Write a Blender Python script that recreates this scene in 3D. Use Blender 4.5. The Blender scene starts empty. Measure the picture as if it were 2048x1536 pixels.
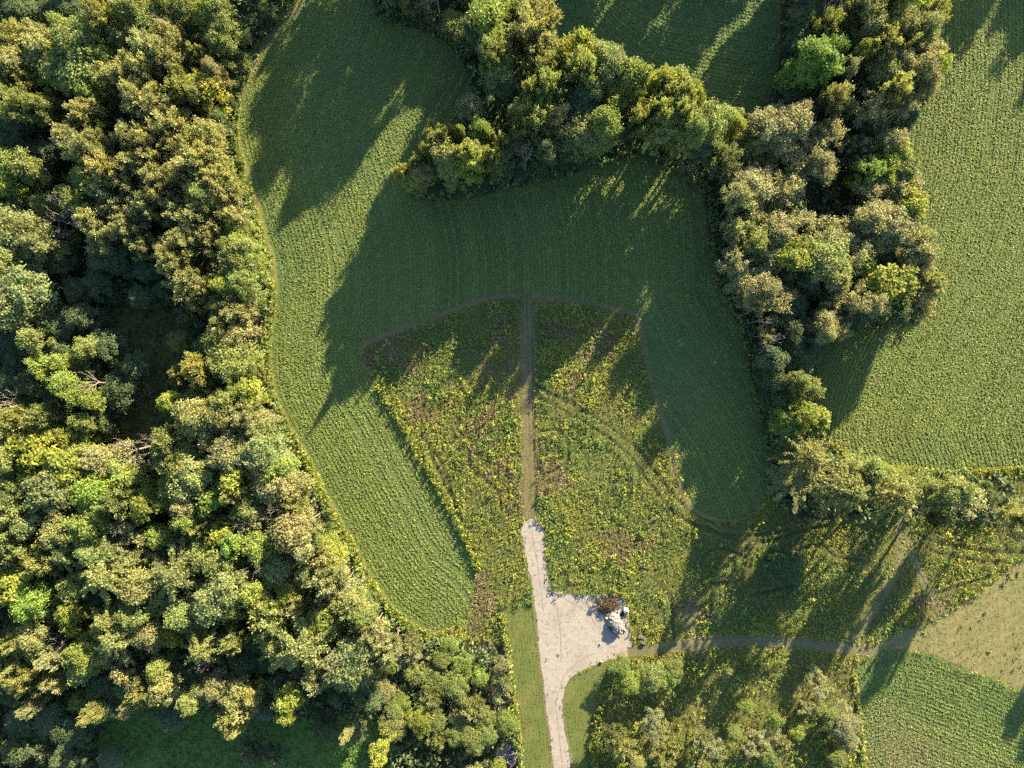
import bpy, bmesh, math, random
import numpy as np
from mathutils import Vector
from mathutils.geometry import delaunay_2d_cdt

random.seed(7)
rng = np.random.default_rng(7)
SC = bpy.context.scene
COL = SC.collection

# ------------------------------------------------------------------ camera, sky, sun, exposure
CAM_H = 120.0
HALF = 0.72                        # tan of half the horizontal field of view
S = 2 * HALF * CAM_H / 2048.0      # metres of ground per photo pixel
cam_d = bpy.data.cameras.new('camera')
cam_d.sensor_width = 36.0
cam_d.lens = 18.0 / HALF
cam_d.clip_start = 1.0
cam_d.clip_end = 6000.0
cam = bpy.data.objects.new('camera', cam_d)
cam.location = (0, 0, CAM_H)
COL.objects.link(cam)
SC.camera = cam

SUN_ELEV = math.radians(18.5)
SUN_AZ = math.atan2(0.52, 0.855)   # clockwise from +Y
world = bpy.data.worlds.new('World')
SC.world = world
world.use_nodes = True
wn = world.node_tree.nodes
wn.clear()
w_out = wn.new('ShaderNodeOutputWorld')
w_bg = wn.new('ShaderNodeBackground')
w_sky = wn.new('ShaderNodeTexSky')
w_sky.sky_type = 'NISHITA'
w_sky.sun_disc = False
w_sky.sun_elevation = SUN_ELEV
w_sky.sun_rotation = SUN_AZ
w_sky.air_density = 1.0
w_sky.dust_density = 0.7
w_sky.ozone_density = 2.0
w_bg.inputs['Strength'].default_value = 0.071
world.node_tree.links.new(w_sky.outputs[0], w_bg.inputs['Color'])
world.node_tree.links.new(w_bg.outputs[0], w_out.inputs['Surface'])

sun_d = bpy.data.lights.new('sun', 'SUN')
sun_d.energy = 5.0
sun_d.angle = math.radians(0.5)
sun_d.color = (1.0, 0.81, 0.52)
sun = bpy.data.objects.new('sun', sun_d)
to_sun = Vector((math.sin(SUN_AZ) * math.cos(SUN_ELEV), math.cos(SUN_AZ) * math.cos(SUN_ELEV), math.sin(SUN_ELEV)))
sun.rotation_euler = to_sun.to_track_quat('Z', 'Y').to_euler()
sun.location = (60, 100, 150)
COL.objects.link(sun)

SC.view_settings.view_transform = 'Standard'
SC.view_settings.look = 'None'
SC.view_settings.gamma = 1.0
SC.view_settings.use_curve_mapping = False
SC.view_settings.exposure = 2.38
SC.render.engine = 'CYCLES'
SC.cycles.use_denoising = False
SC.cycles.max_bounces = 4
SC.cycles.diffuse_bounces = 2
SC.cycles.transmission_bounces = 2
SC.cycles.glossy_bounces = 1
SC.cycles.use_light_tree = False
SC.cycles.use_adaptive_sampling = True
SC.cycles.adaptive_threshold = 0.03

# ------------------------------------------------------------------ coordinates and helpers
def P(px, py):
    return ((px - 1024.0) * S, (768.0 - py) * S)

def PA(a):
    a = np.asarray(a, float)
    return np.stack([(a[:, 0] - 1024.0) * S, (768.0 - a[:, 1]) * S], 1)

def smooth(pts, closed=True, n=5):
    p = np.asarray(pts, float)
    m = len(p)
    out = []
    rngi = range(m) if closed else range(m - 1)
    for i in rngi:
        if closed:
            a, b, c, d = p[(i - 1) % m], p[i], p[(i + 1) % m], p[(i + 2) % m]
        else:
            a, b, c, d = p[max(i - 1, 0)], p[i], p[i + 1], p[min(i + 2, m - 1)]
        for k in range(n):
            t = k / n
            out.append(0.5 * ((2 * b) + (c - a) * t + (2 * a - 5 * b + 4 * c - d) * t * t + (3 * b - a - 3 * c + d) * t ** 3))
    if not closed:
        out.append(p[-1])
    return np.array(out)

def jitter_poly(p, amp):
    d = np.roll(p, -1, 0) - np.roll(p, 1, 0)
    nrm = np.stack([-d[:, 1], d[:, 0]], 1)
    nrm /= np.maximum(np.linalg.norm(nrm, axis=1, keepdims=True), 1e-6)
    return p + nrm * rng.uniform(-amp, amp, (len(p), 1))

def inside(pts, poly):
    x, y = pts[:, 0], pts[:, 1]
    r = np.zeros(len(pts), bool)
    lo, hi = np.min(poly, 0), np.max(poly, 0)
    box = (x >= lo[0]) & (x <= hi[0]) & (y >= lo[1]) & (y <= hi[1])
    if not box.all():
        if box.any(): r[box] = inside(pts[box], poly)
        return r
    x0, y0 = poly[-1]
    for x1, y1 in poly:
        if y0 != y1:
            c = ((y1 > y) != (y0 > y)) & (x < (x0 - x1) * (y - y1) / (y0 - y1) + x1)
            r ^= c
        x0, y0 = x1, y1
    return r

def line_dist(pts, line, closed=False, want=False):
    best = np.full(len(pts), 1e9)
    near = np.zeros_like(pts)
    m = len(line)
    for i in range(m if closed else m - 1):
        a, b = line[i], line[(i + 1) % m]
        ab = b - a
        t = np.clip(((pts - a) @ ab) / max(ab @ ab, 1e-9), 0, 1)
        q = a + t[:, None] * ab
        d = np.hypot(*(pts - q).T)
        k = d < best
        best[k] = d[k]
        near[k] = q[k]
    return (best, near) if want else best

def within(pts, line, dist):
    lo, hi = np.min(line, 0) - dist, np.max(line, 0) + dist
    r = np.zeros(len(pts), bool)
    box = np.all((pts >= lo) & (pts <= hi), 1)
    if box.any(): r[box] = line_dist(pts[box], line) < dist
    return r

class Noise:
    def __init__(self, scale, seed, lo=-160.0, n=256):
        self.g = np.random.default_rng(seed).random((n, n))
        self.s, self.n = scale, n
    def __call__(self, pts):
        u = pts / self.s + 1000.0
        i = np.floor(u).astype(int)
        f = u - i
        f = f * f * (3 - 2 * f)
        n = self.n
        a = self.g[i[:, 0] % n, i[:, 1] % n]
        b = self.g[(i[:, 0] + 1) % n, i[:, 1] % n]
        c = self.g[i[:, 0] % n, (i[:, 1] + 1) % n]
        d = self.g[(i[:, 0] + 1) % n, (i[:, 1] + 1) % n]
        return (a * (1 - f[:, 0]) + b * f[:, 0]) * (1 - f[:, 1]) + (c * (1 - f[:, 0]) + d * f[:, 0]) * f[:, 1]

def tag(o, label=None, cat=None, group=None, kind=None):
    if label: o['label'] = label
    if cat: o['category'] = cat
    if group: o['group'] = group
    if kind: o['kind'] = kind
    return o

class MB:
    """collects vertices and faces, then links them as one mesh object"""
    def __init__(self):
        self.v, self.q, self.t, self.c, self.m, self.n = [], [], [], [], [], 0
    def add(self, verts, quads=None, tris=None, col=None):
        verts = np.asarray(verts, float).reshape(-1, 3)
        if quads is not None and len(quads): self.q.append(np.asarray(quads, int).reshape(-1, 4) + self.n)
        if tris is not None and len(tris): self.t.append(np.asarray(tris, int).reshape(-1, 3) + self.n)
        self.v.append(verts)
        if col is None: col = np.ones((len(verts), 3))
        col = np.asarray(col, float)
        if col.ndim == 1: col = np.tile(col, (len(verts), 1))
        self.c.append(col)
        self.n += len(verts)
    def leaves(self, cen, u, v, col):
        """diamond leaves: one folded-free quad each"""
        k = len(cen)
        vs = np.empty((k, 4, 3))
        vs[:, 0] = cen - u
        vs[:, 1] = cen + v
        vs[:, 2] = cen + u
        vs[:, 3] = cen - v
        self.add(vs.reshape(-1, 3), quads=np.arange(4 * k).reshape(-1, 4), col=np.repeat(col, 4, 0))
    def tube(self, pts, radii, sides=5, col=(1, 1, 1), cap=True):
        pts = np.asarray(pts, float)
        m = len(pts)
        vs = []
        for i in range(m):
            d = pts[min(i + 1, m - 1)] - pts[max(i - 1, 0)]
            d = d / max(np.linalg.norm(d), 1e-9)
            a = np.cross(d, (0.31, 0.2, 0.93) if abs(d[2]) < 0.9 else (1, 0.1, 0))
            a /= np.linalg.norm(a)
            b = np.cross(d, a)
            for k in range(sides):
                th = 2 * math.pi * k / sides
                vs.append(pts[i] + radii[i] * (a * math.cos(th) + b * math.sin(th)))
        q = [(i * sides + k, i * sides + (k + 1) % sides, (i + 1) * sides + (k + 1) % sides, (i + 1) * sides + k)
             for i in range(m - 1) for k in range(sides)]
        t = []
        if cap:
            vs.append(pts[-1] + (pts[-1] - pts[-2]) * 0.02)
            e = len(vs) - 1
            t = [((m - 1) * sides + k, (m - 1) * sides + (k + 1) % sides, e) for k in range(sides)]
        self.add(vs, q, t, col)
    def mesh(self, name, mat, smooth_shade=False):
        me = bpy.data.meshes.new(name)
        v = np.concatenate(self.v) if self.v else np.zeros((0, 3))
        q = np.concatenate(self.q) if self.q else np.zeros((0, 4), int)
        t = np.concatenate(self.t) if self.t else np.zeros((0, 3), int)
        me.vertices.add(len(v))
        me.vertices.foreach_set('co', v.astype(np.float32).ravel())
        loops = np.concatenate([q.ravel(), t.ravel()]).astype(np.int32)
        me.loops.add(len(loops))
        me.loops.foreach_set('vertex_index', loops)
        starts = np.concatenate([np.arange(len(q)) * 4, len(q) * 4 + np.arange(len(t)) * 3]).astype(np.int32)
        me.polygons.add(len(starts))
        me.polygons.foreach_set('loop_start', starts)
        if smooth_shade: me.polygons.foreach_set('use_smooth', np.ones(len(starts), bool))
        me.update(calc_edges=True)
        ca = me.color_attributes.new('col', 'FLOAT_COLOR', 'POINT')
        c = np.concatenate(self.c) if self.c else np.zeros((0, 3))
        ca.data.foreach_set('color', np.concatenate([c, np.ones((len(c), 1))], 1).astype(np.float32).ravel())
        me.materials.append(mat)
        return me
    def build(self, name, mat, parent=None, smooth_shade=False):
        o = bpy.data.objects.new(name, self.mesh(name, mat, smooth_shade))
        COL.objects.link(o)
        o.parent = parent
        return o

def empty(name, loc, rz=0.0):
    o = bpy.data.objects.new(name, None)
    o.location = loc
    o.rotation_euler = (0, 0, rz)
    o.empty_display_size = 0.5
    COL.objects.link(o)
    return o

# ------------------------------------------------------------------ materials
class NT:
    def __init__(self, name):
        self.mat = bpy.data.materials.new(name)
        self.mat.use_nodes = True
        self.t = self.mat.node_tree
        self.t.nodes.clear()
        self.out = self.n('ShaderNodeOutputMaterial')
    def n(self, typ, **kw):
        nd = self.t.nodes.new(typ)
        for k, v in kw.items(): setattr(nd, k, v)
        return nd
    def l(self, a, b): self.t.links.new(a, b)
    def pos(self, rot=0.0, scale=(1, 1, 1)):
        g = self.n('ShaderNodeNewGeometry')
        mp = self.n('ShaderNodeMapping')
        mp.inputs['Rotation'].default_value = (0, 0, rot)
        mp.inputs['Scale'].default_value = scale
        self.l(g.outputs['Position'], mp.inputs['Vector'])
        return mp.outputs['Vector']
    def noise(self, vec, scale, detail=4.0, rough=0.6):
        nd = self.n('ShaderNodeTexNoise')
        nd.inputs['Scale'].default_value = scale
        nd.inputs['Detail'].default_value = detail
        nd.inputs['Roughness'].default_value = rough
        self.l(vec, nd.inputs['Vector'])
        return nd.outputs['Fac']
    def ramp(self, fac, stops):
        r = self.n('ShaderNodeValToRGB')
        el = r.color_ramp.elements
        while len(el) < len(stops): el.new(0.5)
        for e, (p, c) in zip(el, stops):
            e.position = p
            e.color = (*c, 1) if len(c) == 3 else c
        self.l(fac, r.inputs['Fac'])
        return r.outputs['Color']
    def mix(self, fac, a, b, mode='MIX'):
        m = self.n('ShaderNodeMix', data_type='RGBA', blend_type=mode)
        for sock, val in ((m.inputs['Factor'], fac), (m.inputs['A'], a), (m.inputs['B'], b)):
            if hasattr(val, 'links') or hasattr(val, 'is_linked'):
                self.l(val, sock)
            else:
                sock.default_value = val if not isinstance(val, tuple) else (*val, 1)
        return m.outputs['Result']
    def math(self, op, a, b=None):
        m = self.n('ShaderNodeMath', operation=op)
        for i, val in enumerate((a, b)):
            if val is None: continue
            if hasattr(val, 'is_linked'): self.l(val, m.inputs[i])
            else: m.inputs[i].default_value = val
        return m.outputs[0]
    def finish(self, col, rough=0.9, bump=None, bump_s=0.5, bump_d=0.05):
        b = self.n('ShaderNodeBsdfPrincipled')
        b.inputs['Roughness'].default_value = rough
        b.inputs['Specular IOR Level'].default_value = 0.2
        if isinstance(col, tuple): b.inputs['Base Color'].default_value = (*col, 1)
        else: self.l(col, b.inputs['Base Color'])
        if bump is not None:
            bp = self.n('ShaderNodeBump')
            bp.inputs['Strength'].default_value = bump_s
            bp.inputs['Distance'].default_value = bump_d
            self.l(bump, bp.inputs['Height'])
            self.l(bp.outputs['Normal'], b.inputs['Normal'])
        self.l(b.outputs[0], self.out.inputs['Surface'])
        return self.mat

def ground_material(name, dark, mid, light, patch_scale=0.12, grain_scale=3.0, bump_d=0.06, bump_s=0.6, patch=None, patch_amt=(0.5, 0.62)):
    m = NT(name)
    v = m.pos()
    big = m.noise(v, patch_scale, 5)
    fine = m.noise(v, grain_scale, 3, 0.7)
    c = m.ramp(fine, [(0.3, dark), (0.5, mid), (0.72, light)])
    if patch:
        k = m.ramp(big, [(patch_amt[0], (0, 0, 0)), (patch_amt[1], (1, 1, 1))])
        c2 = m.mix(0.35, c, patch)
        c = m.mix(k, c, c2)
    return m.finish(c, 0.95, fine, bump_s, bump_d)

def stripe_material(name, a, b, rot, spacing, grain=4.0, dry=None):
    """mown grass with mower or wheel lines running along one direction"""
    m = NT(name)
    v = m.pos(rot)
    w = m.n('ShaderNodeTexWave', wave_type='BANDS', bands_direction='X')
    w.inputs['Scale'].default_value = 1.0 / spacing / 3.2
    w.inputs['Distortion'].default_value = 1.6
    w.inputs['Detail'].default_value = 2.0
    w.inputs['Detail Scale'].default_value = 0.25
    m.l(v, w.inputs['Vector'])
    v2 = m.pos(rot, (1, 0.12, 1))
    streak = m.noise(v2, 2.2, 4)
    fine = m.noise(m.pos(), grain, 3, 0.75)
    big = m.noise(m.pos(), 0.25, 4)
    f = m.math('ADD', m.math('MULTIPLY', w.outputs['Fac'], 0.10), m.math('ADD', m.math('MULTIPLY', streak, 0.45), m.math('MULTIPLY', fine, 0.45)))
    c = m.ramp(f, [(0.36, a), (0.74, b)])
    if dry:
        k = m.ramp(big, [(0.45, (0, 0, 0)), (0.7, (1, 1, 1))])
        c = m.mix(k, c, m.mix(0.55, c, dry))
    return m.finish(c, 0.95, f, 0.5, 0.08)

def leaf_material(name, attr_only=False, trans=0.28):
    m = NT(name)
    a = m.n('ShaderNodeAttribute', attribute_name='col')
    if attr_only:
        c = a.outputs['Color']
    else:
        oi = m.n('ShaderNodeObjectInfo')
        c = m.mix(1.0, oi.outputs['Color'], a.outputs['Color'], 'MULTIPLY')
    d = m.n('ShaderNodeBsdfPrincipled')
    d.inputs['Roughness'].default_value = 0.62
    d.inputs['Specular IOR Level'].default_value = 0.25
    m.l(c, d.inputs['Base Color'])
    tr = m.n('ShaderNodeBsdfTranslucent')
    tc = m.mix(1.0, c, (1.0, 1.0, 0.55), 'MULTIPLY')
    m.l(tc, tr.inputs['Color'])
    mx = m.n('ShaderNodeMixShader')
    mx.inputs[0].default_value = trans
    m.l(d.outputs[0], mx.inputs[1])
    m.l(tr.outputs[0], mx.inputs[2])
    m.l(mx.outputs[0], m.out.inputs['Surface'])
    return m.mat

def bark_material(name, dark, light):
    m = NT(name)
    v = m.pos(0, (1, 1, 0.3))
    f = m.noise(v, 5.0, 4)
    return m.finish(m.ramp(f, [(0.3, dark), (0.7, light)]), 0.9, f, 0.6, 0.03)

M_LEAF = leaf_material('tree_leaves', False, 0.42)
M_WEED = leaf_material('weed_leaves', True)
M_CROP = leaf_material('crop_leaves', True, 0.22)
M_BARK = bark_material('bark', (0.05, 0.042, 0.034), (0.16, 0.14, 0.115))
M_PALE = bark_material('pale_bark', (0.11, 0.098, 0.082), (0.27, 0.24, 0.20))
M_TWIG = bark_material('twig_bark', (0.08, 0.072, 0.05), (0.19, 0.17, 0.125))
M_SOIL = ground_material('crop_floor', (0.050, 0.082, 0.028), (0.078, 0.118, 0.038), (0.105, 0.148, 0.048), 0.05, 3.4, 0.05, 0.5, patch=(0.12, 0.115, 0.05), patch_amt=(0.52, 0.72))
M_GROUND = ground_material('wild_ground', (0.052, 0.060, 0.020), (0.090, 0.098, 0.030), (0.128, 0.128, 0.042), 0.15, 2.5, patch=(0.13, 0.10, 0.048))
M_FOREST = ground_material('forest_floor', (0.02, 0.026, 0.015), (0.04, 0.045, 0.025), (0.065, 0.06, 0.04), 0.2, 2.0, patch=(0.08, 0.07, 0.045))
M_DIRT = ground_material('bare_dirt', (0.088, 0.074, 0.044), (0.138, 0.116, 0.068), (0.185, 0.158, 0.098), 0.4, 5.0, 0.04, patch=(0.08, 0.105, 0.032), patch_amt=(0.42, 0.58))
M_LAWN = stripe_material('mown_lawn', (0.060, 0.086, 0.022), (0.116, 0.142, 0.038), math.radians(-5.0), 0.55, dry=(0.17, 0.15, 0.06))
M_PATH = stripe_material('mown_path', (0.075, 0.068, 0.034), (0.19, 0.16, 0.08), math.radians(-1.2), 0.7, dry=(0.10, 0.11, 0.03))
M_TRACK = ground_material('track_earth', (0.085, 0.076, 0.044), (0.138, 0.124, 0.072), (0.19, 0.17, 0.10), 0.5, 4.0, 0.04, patch=(0.07, 0.10, 0.03), patch_amt=(0.40, 0.56))
M_TAN = stripe_material('dry_cut_grass', (0.118, 0.114, 0.046), (0.222, 0.204, 0.094), math.radians(62), 1.6, 2.6, dry=(0.09, 0.12, 0.035))
M_CLEAR = ground_material('clearing_grass', (0.06, 0.105, 0.026), (0.09, 0.15, 0.034), (0.115, 0.175, 0.042), 0.15, 2.2, 0.1, 0.8, patch=(0.07, 0.10, 0.03))

def gravel_material():
    m = NT('pale_gravel')
    v = m.pos()
    big = m.noise(v, 0.22, 6, 0.65)
    mid = m.noise(v, 1.3, 5, 0.7)
    fine = m.noise(v, 9.0, 3, 0.75)
    st = m.noise(m.pos(math.radians(-5.5), (1, 0.06, 1)), 1.5, 4)
    c = m.ramp(fine, [(0.25, (0.105, 0.094, 0.08)), (0.5, (0.285, 0.262, 0.236)), (0.75, (0.42, 0.385, 0.345))])
    k = m.ramp(mid, [(0.50, (0, 0, 0)), (0.66, (1, 1, 1))])
    c = m.mix(m.math('MULTIPLY', k, 0.6), c, (0.145, 0.128, 0.10))
    k2 = m.ramp(big, [(0.5, (0, 0, 0)), (0.68, (1, 1, 1))])
    c = m.mix(m.math('MULTIPLY', k2, 0.55), c, (0.18, 0.158, 0.125))
    k3 = m.ramp(st, [(0.55, (0, 0, 0)), (0.72, (1, 1, 1))])
    c = m.mix(m.math('MULTIPLY', k3, 0.3), c, (0.33, 0.30, 0.265))
    h = m.math('ADD', m.math('MULTIPLY', fine, 0.5), mid)
    return m.finish(c, 0.92, h, 0.5, 0.05)
M_GRAVEL = gravel_material()
M_PAD = ground_material('grey_gravel', (0.12, 0.115, 0.11), (0.19, 0.185, 0.18), (0.25, 0.245, 0.24), 0.5, 8.0, 0.03)
M_ROCK = ground_material('pale_rock', (0.15, 0.145, 0.135), (0.25, 0.24, 0.225), (0.37, 0.355, 0.335), 0.8, 6.0, 0.02)
M_TANROCK = ground_material('tan_rock', (0.28, 0.21, 0.15), (0.42, 0.33, 0.25), (0.52, 0.42, 0.33), 0.8, 6.0, 0.02)
M_GREYROCK = ground_material('grey_rock', (0.06, 0.06, 0.075), (0.10, 0.10, 0.12), (0.14, 0.14, 0.165), 0.8, 6.0, 0.02)
M_BRUSH = bark_material('brush_wood', (0.03, 0.022, 0.016), (0.13, 0.095, 0.07))

def simple(name, c, rough=0.5, var=0.12):
    m = NT(name)
    f = m.noise(m.pos(), 4.0, 4)
    lo = tuple(x * (1 - var) for x in c)
    hi = tuple(min(1, x * (1 + var)) for x in c)
    return m.finish(m.ramp(f, [(0.3, lo), (0.7, hi)]), rough, f, 0.15, 0.01)
M_WHITE = simple('white_plastic', (0.6, 0.6, 0.58), 0.4, 0.06)
M_BLACK = simple('black_rubber', (0.012, 0.012, 0.014), 0.6)
M_NAVY = simple('navy_tarpaulin', (0.008, 0.014, 0.05), 0.45, 0.4)
M_PALEWOOD = simple('weathered_board', (0.45, 0.42, 0.36), 0.8)

# ------------------------------------------------------------------ layout in photo pixels (all at ground level)
LEFT_EDGE = [(640, -140), (605, -20), (585, 25), (545, 65), (508, 130), (487, 200), (480, 260), (498, 340), (520, 410), (540, 480), (556, 545),
             (553, 610), (545, 690), (550, 765), (578, 840), (622, 915), (662, 995), (706, 1075), (742, 1145), (790, 1210), (838, 1248)]
F_MAIN = LEFT_EDGE + [(880, 1258), (918, 1243), (944, 1198), (948, 1140), (925, 1075), (884, 1000), (834, 915), (792, 842), (748, 772), (722, 708),
          (736, 680), (850, 638), (975, 594), (1055, 588), (1150, 600), (1262, 621), (1284, 650), (1312, 770), (1346, 885), (1370, 985), (1400, 1022),
          (1445, 1036), (1500, 1026), (1535, 990), (1533, 915), (1502, 780), (1470, 645), (1418, 545), (1411, 430), (1380, 368), (1300, 328), (1200, 335),
          (1050, 372), (905, 402), (835, 396), (806, 385), (815, 360), (868, 298), (925, 232), (940, 165), (912, 104), (862, 68), (784, 44), (738, 8), (728, -140)]
F_UP = [(1070, -140), (1078, 0), (1108, 80), (1185, 135), (1275, 192), (1385, 212), (1445, 246), (1505, 236), (1545, 150), (1560, 0), (1560, -140)]
RIGHT_EDGE = [(1885, -140), (1880, 0), (1866, 180), (1824, 222), (1818, 300), (1845, 420), (1872, 560), (1832, 650)]
F_RIGHT = RIGHT_EDGE + [(1690, 666), (1642, 715), (1638, 800), (1658, 872), (1722, 915), (1800, 930), (1900, 938), (2048, 930), (2330, 925), (2330, -140)]
ARC = [(1713, 1345), (1735, 1315), (1785, 1301), (1850, 1308), (1920, 1334), (2000, 1366), (2060, 1392), (2330, 1480)]
F_LOW = ARC + [(2330, 1760), (1760, 1760), (1734, 1536), (1722, 1430)]
G_TAN = [(2330, 1000), (2140, 1070), (2048, 1118), (1950, 1190), (1880, 1240), (1800, 1264), (1735, 1296), (1730, 1312), (1785, 1298), (1850, 1305), (1920, 1331), (2000, 1363), (2060, 1389), (2330, 1477)]
G_GRAVEL = [(1042, 1052), (1055, 1041), (1075, 1040), (1087, 1060), (1090, 1110), (1098, 1165), (1115, 1184), (1190, 1190), (1243, 1194), (1255, 1235), (1262, 1305),
            (1218, 1320), (1170, 1338), (1136, 1364), (1127, 1400), (1130, 1450), (1142, 1520), (1158, 1760), (1126, 1760), (1103, 1520), (1091, 1420), (1077, 1300), (1068, 1200), (1055, 1130), (1046, 1080)]
G_LAWN_W = [(1013, 1222), (1022, 1211), (1062, 1208), (1069, 1220), (1078, 1300), (1092, 1420), (1104, 1520), (1128, 1760), (1068, 1760), (1050, 1536), (1041, 1450), (1028, 1340), (1017, 1260)]
G_LAWN_E = [(1218, 1322), (1168, 1340), (1134, 1366), (1125, 1400), (1128, 1450), (1140, 1520), (1156, 1760), (1170, 1760), (1178, 1536), (1184, 1450), (1200, 1385)]
G_PATH = [(1042, 598), (1068, 598), (1069, 760), (1071, 900), (1074, 1042), (1049, 1042), (1044, 900), (1041, 760)]
G_LAWN_SW = [(215, 1440), (330, 1405), (470, 1425), (600, 1440), (740, 1425), (780, 1470), (770, 1600), (700, 1760), (240, 1760), (200, 1560)]
G_CLEARING = [(215, 640), (270, 600), (350, 612), (372, 680), (350, 760), (345, 850), (290, 900), (220, 880), (205, 800), (225, 720)]
G_PAD = [(992, 1497), (1010, 1486), (1030, 1494), (1036, 1512), (1030, 1530), (1014, 1534), (996, 1524)]
TRACK = [(1255, 1303), (1330, 1296), (1420, 1286), (1500, 1281), (1600, 1286), (1690, 1296), (1760, 1300)]
RIM = [(742, 770), (727, 725), (724, 700), (740, 682), (850, 641), (975, 597), (1055, 593), (1150, 603), (1258, 624), (1277, 650), (1306, 772), (1340, 888), (1362, 985), (1395, 1024), (1440, 1040)]
WORN_A = [(1792, 1000), (1803, 1060), (1800, 1110), (1780, 1160), (1745, 1220), (1705, 1290)]
WORN_B = [(1805, 1060), (1830, 1120), (1860, 1180), (1895, 1238)]
WORN_C = [(1780, 925), (1784, 960), (1790, 1000)]
WORN_D = [(1400, 1290), (1375, 1240), (1385, 1215)]
W_LEFT = [(-300, -300), (620, -300), (590, 0), (540, 55), (492, 130), (472, 215), (466, 300), (500, 410), (525, 490), (540, 560), (532, 640), (530, 720), (548, 800), (600, 915),
          (645, 1000), (686, 1078), (726, 1155), (775, 1225), (850, 1275), (950, 1285), (1010, 1300), (1030, 1400), (1044, 1536), (1060, 1760), (-300, 1760)]
W_MID = [(730, -300), (736, 0), (782, 48), (865, 72), (905, 108), (932, 168), (916, 238), (860, 304), (810, 375), (835, 392), (905, 397), (1050, 367), (1200, 330), (1300, 322), (1385, 362),
         (1416, 428), (1424, 540), (1476, 645), (1508, 780), (1540, 915), (1545, 990), (1600, 1035), (1780, 1035), (1990, 1030), (2000, 950), (1800, 938), (1718, 920), (1650, 876), (1630, 802),
         (1634, 712), (1684, 660), (1826, 642), (1862, 560), (1838, 420), (1810, 300), (1818, 218), (1858, 178), (1872, 0), (1880, -500), (1570, -500), (1564, 0), (1550, 155), (1508, 242), (1445, 252),
         (1382, 218), (1272, 198), (1180, 140), (1102, 84), (1070, 0), (1062, -300)]
W_LOW = [(1228, 1328), (1330, 1322), (1480, 1318), (1600, 1312), (1690, 1322), (1706, 1350), (1716, 1430), (1728, 1536), (1750, 1760), (1172, 1760), (1184, 1536), (1190, 1455), (1206, 1390)]

def sheet(name, pts, z, mat, kind='structure', jit=0.0, n=6, smoothed=True):
    p = PA(smooth(pts, True, n) if smoothed else pts)
    if jit: p = jitter_poly(p, jit)
    n_ = len(p)
    vv, _, ff, _, _, _ = delaunay_2d_cdt([Vector(c) for c in p], [(i, (i + 1) % n_) for i in range(n_)], [], 1, 1e-5)
    me = bpy.data.meshes.new(name)
    me.from_pydata([(c.x, c.y, z) for c in vv], [], [tuple(f) for f in ff])
    me.update()
    for q in me.polygons:
        if q.normal.z < 0: q.flip()
    me.materials.append(mat)
    o = bpy.data.objects.new(name, me)
    COL.objects.link(o)
    o['kind'] = kind
    return p

def ribbon(name, pts, width, z, mat, jit=0.15):
    p = PA(smooth(pts, False, 8))
    d = np.gradient(p, axis=0)
    nr = np.stack([-d[:, 1], d[:, 0]], 1)
    nr /= np.linalg.norm(nr, axis=1, keepdims=True)
    wob = np.stack([Noise(2.3, int(rng.integers(1e6)))(p), Noise(2.3, int(rng.integers(1e6)))(p)], 1) - 0.5
    w = width / 2 * (1 + 0.7 * wob) + rng.uniform(-jit, jit, (len(p), 2)) * 0.6
    a, b = p + nr * w[:, :1], p - nr * w[:, 1:]
    v = np.concatenate([np.c_[a, np.full(len(p), z)], np.c_[b, np.full(len(p), z)]])
    m = len(p)
    mb = MB()
    mb.add(v, [(i, i + m, i + m + 1, i + 1) for i in range(m - 1)])
    o = mb.build(name, mat)
    for q in o.data.polygons:
        if q.normal.z < 0: q.flip()
    o['kind'] = 'structure'
    return p

# ------------------------------------------------------------------ the ground and its fields
mb = MB()
mb.add([(-1600, -1600, 0), (1600, -1600, 0), (1600, 1600, 0), (-1600, 1600, 0)], [(0, 1, 2, 3)])
g = mb.build('ground', M_GROUND)
g['kind'] = 'structure'
z = 0.004
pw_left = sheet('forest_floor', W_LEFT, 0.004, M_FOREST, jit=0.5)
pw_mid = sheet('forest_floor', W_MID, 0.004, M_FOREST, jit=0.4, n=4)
pw_low = PA(smooth(W_LOW))
p_main = sheet('crop_field', F_MAIN, 0.008, M_SOIL, jit=0.08)
p_up = sheet('crop_field', F_UP, 0.008, M_SOIL, jit=0.08)
p_right = sheet('crop_field', F_RIGHT, 0.008, M_SOIL, jit=0.08)
p_low = sheet('crop_field', F_LOW, 0.012, M_SOIL, jit=0.08)
p_tan = sheet('cut_grass_field', G_TAN, 0.008, M_TAN, jit=0.12)
p_sw = sheet('grass_clearing', G_LAWN_SW, 0.008, M_CLEAR, jit=0.3)
p_clear = sheet('woodland_clearing', G_CLEARING, 0.008, M_GROUND, jit=0.3)
p_path = sheet('mown_path', G_PATH, 0.016, M_PATH, jit=0.06)
p_lw = sheet('mown_lawn', G_LAWN_W, 0.008, M_LAWN, jit=0.10)
p_le = sheet('mown_lawn', G_LAWN_E, 0.008, M_LAWN, jit=0.10)
p_gravel = sheet('gravel_drive', G_GRAVEL, 0.020, M_GRAVEL, jit=0.16, n=12)
p_pad = sheet('gravel_pad', G_PAD, 0.012, M_PAD, jit=0.15)
l_track = ribbon('grass_track', TRACK, 1.85, 0.024, M_TRACK)
l_rim = ribbon('bare_field_rim', RIM, 0.85, 0.012, M_DIRT, 0.22)
l_wa = ribbon('worn_track', WORN_A, 1.5, 0.012, M_TRACK, 0.3)
l_wb = ribbon('worn_track', WORN_B, 1.2, 0.016, M_TRACK, 0.35)
l_wc = ribbon('worn_track', WORN_C, 1.8, 0.020, M_DIRT, 0.3)
l_wd = ribbon('worn_patch', WORN_D, 1.8, 0.012, M_DIRT, 0.5)

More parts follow.
